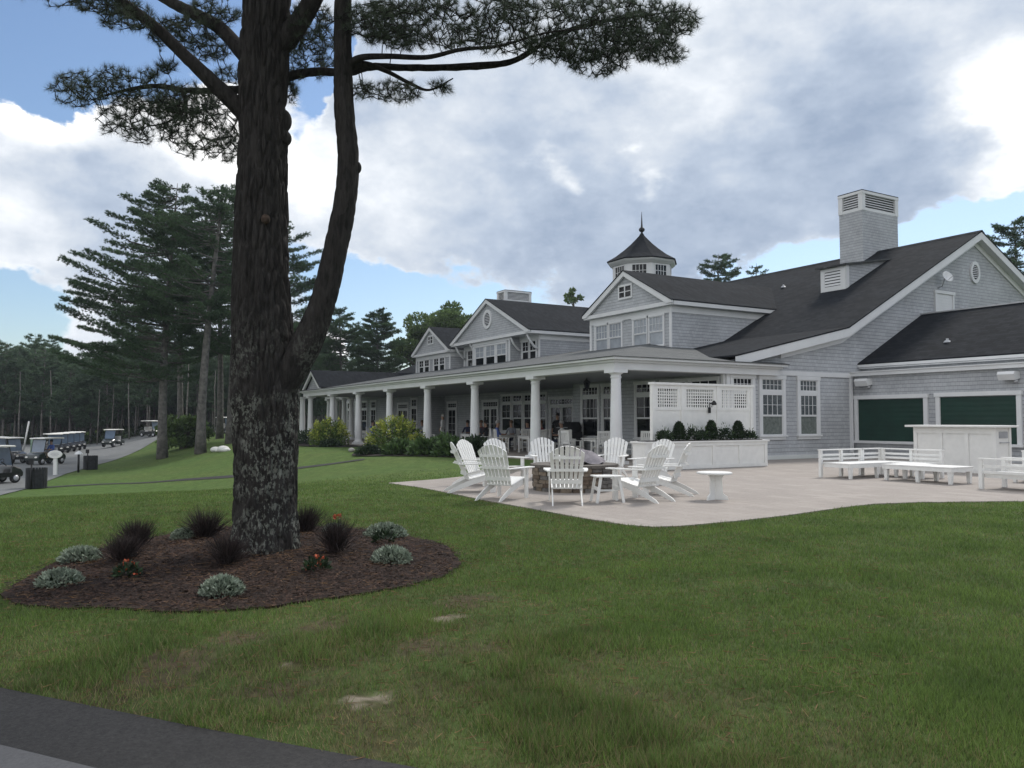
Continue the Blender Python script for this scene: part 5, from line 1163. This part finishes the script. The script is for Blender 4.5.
def porch_table():
    o = thing('porch_table', '', 'table'); m = MB(); [m.box((-.5, -.45+i*.09, .72), (.5, -.45+i*.09+.082, .745)) for i in range(10)]; m.build('tabletop', M['white'], o)
    m = MB(); m.box((-.42, -.38, .63), (.42, .38, .717)); m.build('apron', M['white'], o)
    for sx in (-1, 1):
        for sy in (-1, 1): m = MB(); m.box((sx*.43-.035, sy*.39-.035, 0), (sx*.43+.035, sy*.39+.035, .719)); m.build('leg', M['white'], o)
    return o
PT = porch_table(); TN = [0]
def table_at(x, y, lb):
    if TN[0] == 0: PT.location = (x, y, .035); PT['label'] = lb; PT['group'] = 'white tables on the porch'
    else: dup(PT, (x, y, .035), 0, lb, 'white tables on the porch')
    TN[0] += 1
table_at(-9.6, 2.6, 'white porch table between the second and third columns'); chair_at(-10.5, 1.6, PI*.9, 'broad backed porch chair seen from behind between second and third columns'); chair_at(-8.5, 2.2, -1.2, 'porch chair left of the second column by the table'); chair_at(-10.7, 3.2, 1.5, 'porch chair at the far side of the table by the third column')
table_at(-4.6, 2.6, 'white porch table behind the near fire pit chairs'); chair_at(-5.6, 1.9, PI*.75, 'left one of the paired porch chairs right of the second column'); chair_at(-4.9, 1.6, PI, 'right one of the paired porch chairs right of the second column'); chair_at(-3.6, 2.0, -PI*.55, 'porch chair in profile before the bay window')
chair_at(-1.3, 1.6, PI*.85, 'porch chair just right of the corner column'); table_at(-.9, 2.6, 'white porch table beside the lattice screen')
table_at(-15.6, 2.7, 'white porch table left of the third column'); chair_at(-14.5, 2.1, -1.3, 'porch chair with a draped coat by the third column'); chair_at(-17.0, 2.0, PI*.8, 'porch chair leftmost behind the leafy bed'); chair_at(-16.2, 3.6, .3, 'porch chair behind the table left of the third column')
table_at(-24.6, 2.6, 'white porch table right of the sixth column'); chair_at(-26.0, 1.2, PI*.7, 'porch chair holding the person in blue'); chair_at(-23.2, 1.9, -1.0, 'porch chair behind the larger golden shrub'); chair_at(-29.4, 1.8, PI, 'porch chair beyond the sixth column at the far end'); table_at(-30.6, 2.6, 'white porch table at the far end of the porch')

def skinned(name, joints, edges, mats, matfn, parent):
    me = bpy.data.meshes.new('skeleton'); me.from_pydata([j[0] for j in joints], edges, [])
    ob = bpy.data.objects.new('skeleton', me); COL.objects.link(ob)
    sk = ob.modifiers.new('s', 'SKIN'); su = ob.modifiers.new('u', 'SUBSURF'); su.levels = 1; su.render_levels = 1
    for i, j in enumerate(joints): me.skin_vertices[0].data[i].radius = j[1] if hasattr(j[1], '__len__') else (j[1], j[1])
    me.skin_vertices[0].data[0].use_root = True
    dg = bpy.context.evaluated_depsgraph_get(); nm = bpy.data.meshes.new_from_object(ob.evaluated_get(dg)); nm.name = name
    bpy.data.objects.remove(ob); bpy.data.meshes.remove(me)
    nm.materials.clear()
    for m_ in mats: nm.materials.append(m_)
    for p in nm.polygons: p.material_index = matfn(p.center); p.use_smooth = True
    o = bpy.data.objects.new(name, nm); COL.objects.link(o); o.parent = parent; return o
SKIN = mk('skin', (.34, .21, .15), .6, .08, 5.)
def cloth(nm, c): return mk('cloth_' + nm, c, .9, .15, 6.)
def person(lb, loc, rz, shirt, trousers, hair, pose='sit'):
    o = thing('person', lb, 'person', loc, rz)
    if pose == 'sit':
        J = [((0, .02, .52), (.15, .12)), ((0, .05, .78), (.14, .10)), ((0, .04, 1.0), (.16, .10)), ((0, .02, 1.13), .055), ((0, -.005, 1.22), (.075, .085)), ((0, -.02, 1.33), (.078, .095)), ((0, -.015, 1.40), (.05, .06)),
             ((-.19, .03, 1.04), .055), ((-.25, -.06, .80), .042), ((-.15, -.30, .78), .032), ((-.11, -.40, .79), (.035, .02)), ((.19, .03, 1.04), .055), ((.25, -.06, .80), .042), ((.15, -.30, .78), .032), ((.11, -.40, .79), (.035, .02)),
             ((-.10, -.10, .53), .085), ((-.13, -.44, .53), .062), ((-.13, -.46, .10), .042), ((-.13, -.60, .04), .04), ((.10, -.10, .53), .085), ((.13, -.44, .53), .062), ((.13, -.46, .10), .042), ((.13, -.60, .04), .04)]
        fn = lambda c: 0 if (c.z > 1.11 or (c.y < -.16 and c.z > .70)) else (2 if c.z < .60 and (c.y < -.06 or c.z < .5) else 1)
        hz = (0, -.005, 1.36)
    else:
        J = [((0, .0, .95), (.15, .11)), ((0, .0, 1.15), (.14, .10)), ((0, .0, 1.36), (.17, .10)), ((0, -.01, 1.49), .055), ((0, -.02, 1.57), (.075, .085)), ((0, -.03, 1.67), (.078, .095)), ((0, -.025, 1.75), (.05, .06)),
             ((-.20, 0, 1.41), .055), ((-.26, .02, 1.14), .042), ((-.24, -.10, .92), .032), ((-.23, -.14, .83), (.02, .035)), ((.20, 0, 1.41), .055), ((.26, .02, 1.14), .042), ((.24, -.10, .92), .032), ((.23, -.14, .83), (.02, .035)),
             ((-.10, 0, .86), .09), ((-.11, -.01, .48), .06), ((-.11, .02, .09), .042), ((-.12, -.13, .04), .04), ((.10, 0, .86), .09), ((.12, -.02, .48), .06), ((.13, .03, .09), .042), ((.14, -.12, .04), .04)]
        fn = lambda c: 0 if (c.z > 1.47 or (abs(c.x) > .19 and c.z < 1.08 and c.z > .7)) else (1 if c.z > .93 else 2)
        hz = (0, -.012, 1.70)
    E = [(0, 1), (1, 2), (2, 3), (3, 4), (4, 5), (5, 6), (2, 7), (7, 8), (8, 9), (9, 10), (2, 11), (11, 12), (12, 13), (13, 14), (0, 15), (15, 16), (16, 17), (17, 18), (0, 19), (19, 20), (20, 21), (21, 22)]
    skinned('body', J, E, [SKIN, shirt, trousers], fn, o)
    m = MB(); m.ball((hz[0], hz[1]+.018, hz[2]+.012), .112, 12, 8, (.86, 1., .92)); hr = m.build('hair', hair, o)
    m = MB(); 
    for sx in (-1, 1): m.ball((sx*.032, hz[1]-.096, hz[2]-.035), .010, 6, 4)
    m.build('eye', M['black'], o)
    m = MB(); m.ball((0, hz[1]-.108, hz[2]-.065), .016, 6, 5, (.8, 1, 1.3)); m.build('nose', SKIN, o)
    return o
HB, HD, HG = mk('brown_hair', (.10, .055, .03), .7), mk('dark_hair', (.02, .015, .012), .7), mk('grey_hair', (.35, .34, .33), .7)
NAVY, BLUE, WHITE, BLK, KHAKI, RED, GREY = cloth('navy', (.02, .025, .06)), cloth('blue', (.10, .17, .48)), cloth('white', (.7, .7, .7)), cloth('black', (.015, .015, .018)), cloth('khaki', (.32, .27, .19)), cloth('maroon', (.14, .03, .04)), cloth('grey', (.22, .23, .26))
person('seated person in a blue shirt beside the sixth porch column', (-26.0, 1.16, .035), PI*.7, BLUE, KHAKI, HD)
person('seated person in maroon at the table left of the third column', (-16.2, 3.55, .035), .3, RED, BLK, HB)
for i, (x, y, rz, s, t, hr, lb) in enumerate(((-12.6, 3.3, .6, GREY, NAVY, HB, 'seated diner in grey leftmost of the group between the columns'), (-11.4, 3.5, .2, NAVY, KHAKI, HD, 'seated diner in navy second in the group between the columns'), (-10.6, 3.75, -.1, RED, BLK, HB, 'seated brown haired diner in maroon between the columns'), (-8.8, 3.7, -.3, WHITE, NAVY, HG, 'seated grey haired diner in white beside the second column'))):
    chair_at(x, y+.02, rz, ['porch chair under the diner in grey', 'porch chair under the diner in navy', 'porch chair under the brown haired diner in maroon', 'porch chair under the grey haired diner'][i]); person(lb, (x, y, .035), rz, s, t, hr)
for i, (x, y, rz, s, t, hr, lb) in enumerate(((-13.4, 2.3, -.9, BLK, NAVY, HD, 'seated diner in black leftmost by the third column'), (-11.8, 2.1, PI*.8, BLUE, KHAKI, HG, 'grey haired diner in blue seen from behind between the columns'), (-17.3, 3.3, .6, NAVY, BLK, HD, 'seated diner in navy left of the one in maroon'), (-24.0, 3.6, .1, GREY, BLK, HB, 'seated diner in grey behind the larger golden shrub'))):
    chair_at(x, y+.02, rz, ['porch chair under the diner in black', 'porch chair under the grey haired diner in blue', 'porch chair under the diner in navy left of the one in maroon', 'porch chair under the diner in grey behind the golden shrub'][i]); person(lb, (x, y, .035), rz, s, t, hr)
table_at(-12.6, 2.9, 'white porch table among the diners between the second and third columns')
chair_at(-2.6, 3.2, .2, 'porch chair before the windows behind the corner column'); chair_at(-7.0, 2.8, 1.2, 'porch chair at the right of the second column'); chair_at(-19.8, 2.2, PI*.9, 'porch chair left of the standing person in the pale shirt')
person('standing person in black before the dark double door on the porch', (-10.0, 4.3, .035), .5, BLK, BLK, HD, 'stand')
person('standing person in a pale shirt beside the fourth porch column', (-18.9, 2.6, .035), -.8, WHITE, NAVY, HG, 'stand')
o = thing('grill_cart', 'tall dark grill cart under a cover by the double door', 'grill', (-9.2, 4.35, .035)); m = MB(); m.box((-.7, -.3, .12), (.7, .3, .95)); m.build('cabinet', M['black'], o, .02); m = MB(); m.prism([(-.32, .95), (.32, .95), (.34, 1.15), (.2, 1.38), (-.2, 1.38), (-.34, 1.15)], -.62, .62); m.build('lid', M['black'], o, .02); m = MB(); m.tube([(-.45, -.36, 1.12), (.45, -.36, 1.12)], .02); m.build('handle', M['grey_metal'], o)
for sx in (-.55, .55): m = MB(); m.M = Matrix.Translation((sx, -.2, .08)) @ Matrix.Rotation(PI/2, 4, 'Y'); m.lathe([(.08, -.02), (.08, .02)], 12); m.build('wheel', M['black'], o)
m = MB()
V = []; F = []; 
for j in range(9):
    for i in range(7):
        t = j/8; V.append(((i/6-.5)*.62+.03*math.sin(j*1.1), .40-.13*math.sin(PI*min(1, t*1.2))*0 + (.02*math.sin(i*2)) - (.12 if t < .5 else -.05), 1.08-abs(t-.5)*1.3 + .0*i))
for j in range(8):
    for i in range(6): F.append((j*7+i, j*7+i+1, j*7+i+8, j*7+i+7))
q = np_mesh('draped_coat', V, F, cloth('slate', (.12, .13, .17)), None, True); q.location = (-14.5, 2.1, .04); q.rotation_euler.z = -1.3; tag(q, 'slate grey coat hung over a porch chair by the third column', 'coat')

# ------------------------------------------------------------------ golf carts and lot furniture
CB = {k: mk(k + '_cart_paint', c, .3, .1, 2., spec=.5, coat=.3) for k, c in (('dark_green', (.012, .022, .020)), ('black', (.014, .015, .018)))}
CW, CS, TY = mk('cart_roof', (.78, .77, .72), .5, .05), mk('cart_seat', (.55, .55, .54), .6, .08), mk('tyre', (.02, .02, .021), .9)
CG = mk('cart_windshield', (.15, .20, .27), .1, .1, 2., spec=.6)
def build_cart(paint):
    """front faces -Y, 2.4 m long"""
    o = thing('golf_cart', '', 'golf cart')
    m = MB(); m.prism([(-1.18, .28), (-1.2, .50), (-1.08, .66), (-.72, .82), (-.60, .80), (-.52, .34), (-.05, .32), (-.02, .56), (.42, .58), (.50, .72), (1.02, .70), (1.18, .52), (1.15, .28)], -.58, .58); m.build('body', CB[paint], o, .05)
    m = MB(); m.box((-.56, -.05, .575), (.56, .40, .70)); m.box((-.56, .36, .72), (.56, .46, 1.10)); m.build('seat', CS, o, .03)
    m = MB(); m.prism([(-.78, 1.72), (-.72, 1.77), (.2, 1.80), (.92, 1.77), (.95, 1.70), (.90, 1.69), (.2, 1.72), (-.74, 1.69)], -.60, .60); m.build('roof', CW, o, .015)
    for sx in (-1, 1):
        m = MB(); m.tube([(sx*.52, -.68, .80), (sx*.53, -.50, 1.70)], .022, 6); m.build('roof_post', M['black'], o)
        m = MB(); m.tube([(sx*.54, .55, .70), (sx*.54, .62, 1.15), (sx*.54, .80, 1.71)], .022, 6); m.build('roof_post', M['black'], o)
        m = MB(); m.ball((sx*.38, -1.17, .50), .09, 10, 6, (1.3, .5, .7)); m.build('headlight', CW, o)
    m = MB(); m.add([(-.50, -.675, .84), (.50, -.675, .84), (.51, -.51, 1.66), (-.51, -.51, 1.66), (-.50, -.66, .84), (.50, -.66, .84), (.51, -.495, 1.66), (-.51, -.495, 1.66)], [(0, 1, 2, 3), (7, 6, 5, 4), (0, 4, 5, 1), (1, 5, 6, 2), (2, 6, 7, 3), (3, 7, 4, 0)]); m.build('windshield', CG, o)
    m = MB(); m.tube([(-.25, -.55, .82), (-.25, -.32, 1.0)], .018, 6); m.tube([(-.25+.16*math.cos(a*PI/8), -.30-.08*math.sin(a*PI/8), 1.0+.14*math.sin(a*PI/8)) for a in range(17)], .014, 5); m.build('steering_wheel', M['black'], o)
    for sx in (-1, 1):
        for y in (-.82, .80):
            m = MB(); m.M = Matrix.Translation((sx*.50, y, .23)) @ Matrix.Rotation(PI/2, 4, 'Y'); m.lathe([(.12, -.09), (.20, -.09), (.23, -.06), (.23, .06), (.20, .09), (.12, .09)], 18); w = m.build('wheel', TY, o)
            m = MB(); m.M = Matrix.Translation((sx*.50, y, .23)) @ Matrix.Rotation(PI/2, 4, 'Y'); m.lathe([(.02, -.094), (.13, -.094), (.13, .094), (.02, .094)], 14); m.build('rim', M['grey_metal'], w)
    return o
carts = {}
def cart_at(px, d, rz, lb, paint='dark_green', group=None):
    p = pd(px, d); loc = (p[0], p[1], h(*p)+.035); 
    if paint not in carts: c = carts[paint] = build_cart(paint); c.location = loc; c.rotation_euler.z = rz; c['label'] = lb
    else: c = dup(carts[paint], loc, rz, lb)
    if group: c['group'] = group
    elif 'group' in c: del c['group']
    return loc
toward = heading(0, -1)
l1 = cart_at(47, 54, toward-.25, 'dark golf cart with a pale windshield facing the viewer behind the oval sign', 'dark_green')
l2 = cart_at(114, 81, toward-.05, 'lone golf cart driving towards the viewer on the open lot')
l3 = cart_at(-7, 37.5, toward+2.7, 'golf cart cut by the left edge of the picture with a driver aboard', 'black')
l4 = cart_at(9, 55, toward+1.35, 'golf cart with pale seats beside the white pole', 'black'); cart_at(-5, 57, toward+1.35, 'golf cart at the left edge behind the one with pale seats', 'black')
for i, (px, d) in enumerate(((54, 70), (60.5, 73), (67, 76), (73, 79), (78, 82))): cart_at(px, d, toward+.75, ['nearest golf cart of the parked row', 'second golf cart of the parked row', 'middle golf cart of the parked row', 'fourth golf cart of the parked row', 'farthest golf cart of the parked row'][i], 'black', 'golf carts parked in a row')
cart_at(152, 88, toward+1.2, 'golf cart half hidden left of the first bare pine trunk', 'black'); cart_at(172, 90, toward+1.0, 'golf cart showing between two pine trunks', 'black'); cart_at(226, 86, toward+1.0, 'golf cart peeping out left of the big forked pine', 'black')
# riders
def rider(lb, loc, rz, dx, s, t, hr):
    p = Vector(loc) + Matrix.Rotation(rz, 3, 'Z') @ Vector((dx, .20, .20)); return person(lb, p, rz, s, t, hr)
rider('golfer in white at the wheel of the cart behind the oval sign', l1, toward-.25, -.25, WHITE, KHAKI, HB); rider('golfer in blue beside the driver behind the oval sign', l1, toward-.25, .25, BLUE, KHAKI, HD)
rider('golfer driving the lone cart on the open lot', l2, toward-.05, -.25, NAVY, KHAKI, HD); rider('golfer in tan in the cart cut by the left edge', l3, toward+2.7, .25, KHAKI, GREY, HB)
# oval sign on a post
p = pd(57, 43.5); o = thing('oval_sign', 'white oval sign on a white post at the edge of the lot', 'sign', (*p, h(*p)-.03), heading(.1, -1))
m = MB(); m.box((-.075, -.05, 0), (.075, .05, .86)); m.build('post', M['white'], o); m = MB(); m.M = Matrix.Translation((0, -.06, .99)) @ Matrix.Rotation(PI/2, 4, 'X'); m.lathe([(.30, -.025), (.32, -.015), (.32, .015), (.30, .025)], 28); m.v = [(v[0]*1.0, v[1], .99+(v[2]-.99)*.58) for v in m.v]; pn = m.build('sign_panel', M['white'], o)
for k, (z, w_) in enumerate(((1.05, .15), (.99, .19), (.93, .13))):
    m = MB(); x = -w_; rr = random.Random(k)
    while x < w_: q = rr.uniform(.012, .03); m.box((x, -.091, z-.012), (x+q, -.086, z+.012)); x += q+rr.uniform(.006, .016)
    m.build('lettering', M['grey_metal'], pn)
o_ = [q for q in bpy.data.objects if q.name == 'oval_sign'][0]; o_.scale = (1.18,)*3
# slatted bins with posts
def slat_bin(px, d, lb, s=1.):
    p = pd(px, d); o = thing('slatted_bin', lb, 'bin', (*p, h(*p)-.02), heading(.1, -1))
    m = MB(); n = 22
    for i in range(n): a = 2*PI*i/n; R_ = Matrix.Rotation(a, 4, 'Z'); m.M = R_; m.box((.38*s, -.044*s, .04), (.40*s, .044*s, .88*s))
    m.build('slat', M['darkslat'], o) if False else m.build('slatted_side', M['darkslat'], o)
    m = MB(); m.lathe([(.36*s, .03), (.375*s, .05), (.375*s, .80*s), (.34*s, .80*s), (.34*s, .1)], 20, cap=True); m.build('liner', M['black'], o)
    m = MB(); m.tube([(.0, -.45*s, 0), (0, -.45*s, 1.25*s)], .035*s, 8); m.box((-.10*s, -.50*s, 1.05*s), (.10*s, -.485*s, 1.28*s)); m.build('post', M['black'], o)
M['darkslat'] = mk('dark_slats', (.035, .038, .042), .8, .3, 6.)
slat_bin(38.5, 35.3, 'larger dark slatted bin with a post, nearest the left edge', 1.04); slat_bin(92, 48.6, 'farther dark slatted bin on the lawn edge beyond the oval sign', .98)
p = pd(80, 46); o = thing('path_light', 'slim black path light with a pale mushroom cap', 'lamp post', (*p, h(*p)-.02)); o.scale = (1.15,)*3; m = MB(); m.tube([(0, 0, 0), (0, 0, .92)], .05, 10); m.build('post', M['black'], o); m = MB(); m.lathe([(.19, .92), (.17, .98), (.08, 1.05), (.02, 1.08)], 16); m.build('cap', M['trim'], o)
p = pd(24, 58); o = thing('white_pole', 'tall slanting white pole beside the left golf carts', 'pole', (*p, h(*p))); m = MB(); m.tube([(0, 0, .5), (.35, .35, 2.9)], [.05, .06], 8); m.build('flag_roll', M['white'], o); m = MB(); m.tube([(-.07, -.07, 0), (0.0, 0.0, .55)], .03, 6); m.build('spike', M['black'], o)
p = pd(33, 60); o = thing('marker_post', 'pale green marker post behind the golf carts', 'post', (*p, h(*p))); m = MB(); m.box((-.09, -.09, 0), (.09, .09, 1.55)); m.build('post', mk('pale_green_paint', (.35, .5, .38), .6), o); m = MB(); m.box((-.11, -.11, 1.552), (.11, .11, 1.62)); m.build('cap', M['white'], o)
# ------------------------------------------------------------------ sky, sun, camera
W = bpy.data.worlds.new('World'); SC.world = W; W.use_nodes = True
N, L = W.node_tree.nodes, W.node_tree.links; N.clear()
SUN_AZ = FW*math.cos(math.radians(34)) + RT*math.sin(math.radians(34)); SUN_EL = math.radians(47)
sky = N.new('ShaderNodeTexSky'); sky.sky_type = 'NISHITA'; sky.sun_disc = False; sky.sun_elevation = SUN_EL
sky.sun_rotation = math.atan2(SUN_AZ.x, SUN_AZ.y); sky.air_density = 1.1; sky.dust_density = .6; sky.ozone_density = 1.4
tc = N.new('ShaderNodeTexCoord').outputs['Generated']
def vm(op, a, b=None, c=None):
    x = N.new('ShaderNodeVectorMath'); x.operation = op
    for i, s in enumerate((a, b, c)):
        if s is None: continue
        if hasattr(s, 'links'): L.new(s, x.inputs[i])
        else: x.inputs[i].default_value = s
    return x
nrm = vm('NORMALIZE', tc).outputs[0]
def nz3(src, sc, det, rough=.55):
    z = N.new('ShaderNodeTexNoise'); z.inputs['Scale'].default_value = sc; z.inputs['Detail'].default_value = det; z.inputs['Roughness'].default_value = rough
    L.new(src, z.inputs['Vector']); return z
squash = vm('MULTIPLY', nrm, (1, 1, 1.7)).outputs[0]
w1 = nz3(squash, 3.2, 6); w2 = nz3(squash, 11., 6, .6)
warp = vm('ADD', vm('MULTIPLY_ADD', w1.outputs['Color'], (.20,)*3, (-.10,)*3).outputs[0], vm('MULTIPLY_ADD', w2.outputs['Color'], (.085,)*3, (-.0425,)*3).outputs[0]).outputs[0]
wd = vm('NORMALIZE', vm('ADD', nrm, warp).outputs[0]).outputs[0]
PIT_A = math.atan(36/800.)
def sky_dir(px, py):
    u, v = (px-512)/800., (384-py)/800.; f = math.cos(PIT_A)-v*math.sin(PIT_A); z = math.sin(PIT_A)+v*math.cos(PIT_A)
    return (FW*f + RT*u + Vector((0, 0, z))).normalized()
def blobs(lst):
    tot = None
    for px, py, r, wgt in lst:
        c = sky_dir(px, py); s = r/800.*(1/(1+((px-512)/800.)**2+((py-420)/800.)**2))**.75
        d = vm('DOT_PRODUCT', wd, tuple(c)).outputs['Value']
        e = n_math(N, L, 'EXPONENT', n_math(N, L, 'MULTIPLY', n_math(N, L, 'SUBTRACT', d, 1.), 1./(s*s)))
        e = n_math(N, L, 'MULTIPLY', e, wgt); tot = e if tot is None else n_math(N, L, 'ADD', tot, e)
    return tot
# where cloud stands (+) and where blue shows (-)
COVER = blobs([(60, 40, 95, -1.1), (150, 20, 80, -.8), (300, 160, 24, -.9), (306, 85, 30, -1.5), (10, 15, 60, -.6), (30, 325, 50, -.9), (385, 305, 46, -.9), (440, 320, 46, -.8), (520, 285, 36, -.35), (755, 255, 50, -.8), (850, 245, 60, -.8), (940, 210, 60, -.8), (1010, 205, 45, -.6), (700, 300, 50, -.6), (580, 320, 50, -.35), (310, 210, 20, -.6), (300, 265, 25, -.3),
               (90, 140, 60, .7), (60, 200, 70, .6), (170, 190, 80, .6), (30, 255, 50, .5), (345, 165, 40, .6), (400, 180, 90, .7), (560, 120, 140, .7), (720, 80, 150, .8), (880, 80, 130, .8), (600, 230, 70, .5), (300, 220, 20, .4), (1000, 110, 70, .7), (345, 345, 16, .5), (75, 345, 20, .4)])
fb = nz3(squash, 2.4, 8, .58).outputs['Fac']
dens = n_math(N, L, 'ADD', COVER, n_math(N, L, 'MULTIPLY_ADD', fb, 1.5, -.62))
alpha = n_maprange(N, L, dens, -.03, .17)
BR = blobs([(48, 110, 40, .5), (35, 225, 26, .2), (20, 275, 26, .2), (75, 265, 20, .12), (160, 130, 55, .35), (230, 175, 40, .4), (320, 150, 26, .16), (375, 165, 24, .12), (300, 110, 16, .12), (310, 200, 25, .3), (415, 205, 50, .15), (1015, 75, 34, .45), (1000, 110, 28, .35), (1012, 150, 30, .25), (970, 70, 40, .1), (548, 182, 9, .35), (648, 185, 9, .3), (632, 145, 9, .3), (480, 110, 60, .06), (350, 120, 50, -.12), (400, 150, 50, -.1), (740, 30, 90, .10), (60, 345, 25, .2), (345, 345, 20, .5),
            (120, 195, 50, -.16), (60, 190, 36, -.12), (180, 210, 44, -.12), (850, 130, 60, -.20), (760, 185, 70, -.16), (640, 60, 90, .12), (720, 110, 60, .06), (570, 195, 80, -.18), (700, 210, 80, -.18), (860, 30, 60, -.12), (910, 160, 50, -.15), (470, 250, 60, -.08), (640, 120, 60, -.06)])
bn = nz3(vm('ADD', squash, (.0, .0, .035)).outputs[0], 4.5, 9, .6).outputs['Fac']; rim = n_maprange(N, L, dens, .0, .30, .16, 0.)
# added glow on unseen clouds opposite the sun, filling facades that face the viewpoint
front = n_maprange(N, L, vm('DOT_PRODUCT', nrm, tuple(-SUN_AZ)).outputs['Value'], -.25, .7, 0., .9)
bn2 = nz3(squash, 16., 7, .6).outputs['Fac']
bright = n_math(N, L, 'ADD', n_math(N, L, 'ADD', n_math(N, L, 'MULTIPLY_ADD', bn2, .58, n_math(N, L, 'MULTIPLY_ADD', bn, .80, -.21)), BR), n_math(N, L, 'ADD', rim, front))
ccol = n_ramp(N, L, bright, [(.08, (.29, .36, .48)), (.32, (.43, .50, .61)), (.52, (.60, .65, .72)), (.74, (.82, .85, .89)), (.95, (1.10, 1.10, 1.10))])
sep = N.new('ShaderNodeSeparateXYZ'); L.new(nrm, sep.inputs[0])
skyc = n_mix(N, L, 1., sky.outputs[0], (.096, .102, .110), 'MULTIPLY')
col = n_mix(N, L, alpha, skyc, ccol)
# the lowest few degrees fade to a pale horizon
col = n_mix(N, L, n_maprange(N, L, sep.outputs['Z'], .0, .08, .2, 0.), col, (.46, .58, .78))
bg = N.new('ShaderNodeBackground'); bg.inputs['Strength'].default_value = 1.; L.new(col, bg.inputs['Color'])
out = N.new('ShaderNodeOutputWorld'); L.new(bg.outputs[0], out.inputs['Surface'])
hz = MB(); hz.box((-620, -520, -3.2), (520, 720, 30.)); hm = bpy.data.materials.new('thin_summer_haze'); hm.use_nodes = True; hn = hm.node_tree.nodes; hn.clear()
ho = hn.new('ShaderNodeOutputMaterial'); pv = hn.new('ShaderNodeVolumePrincipled'); pv.inputs['Density'].default_value = .0003; pv.inputs['Color'].default_value = (.80, .88, 1., 1); pv.inputs['Anisotropy'].default_value = .2
hm.node_tree.links.new(pv.outputs[0], ho.inputs['Volume']); tag(hz.build('haze', hm), 'thin summer haze over the whole place', 'haze', kind='stuff')
sl = bpy.data.lights.new('sun', 'SUN'); sl.energy = 2.3; sl.angle = math.radians(12); sl.color = (1., .95, .88)
so = bpy.data.objects.new('sun', sl); COL.objects.link(so)
dv = -(SUN_AZ*math.cos(SUN_EL) + Vector((0, 0, math.sin(SUN_EL)))); so.rotation_euler = dv.to_track_quat('-Z', 'Y').to_euler(); so.location = (0, 0, 60)
cam = bpy.data.cameras.new('camera'); co = bpy.data.objects.new('camera', cam); COL.objects.link(co); SC.camera = co
cam.sensor_width = 36; cam.lens = 36*800/1024.; cam.clip_end = 3000; cam.clip_start = .05
co.location = EYE; look = FW*math.cos(PIT_A) + Vector((0, 0, math.sin(PIT_A))); co.rotation_euler = look.to_track_quat('-Z', 'Y').to_euler()
vs = SC.view_settings; vs.view_transform = 'Standard'; vs.look = 'None'; vs.exposure = .3; vs.gamma = 1.; vs.use_curve_mapping = False
SC.render.engine = 'CYCLES'; SC.cycles.max_bounces = 6; SC.cycles.volume_bounces = 0; SC.cycles.diffuse_bounces = 3; SC.cycles.use_denoising = True
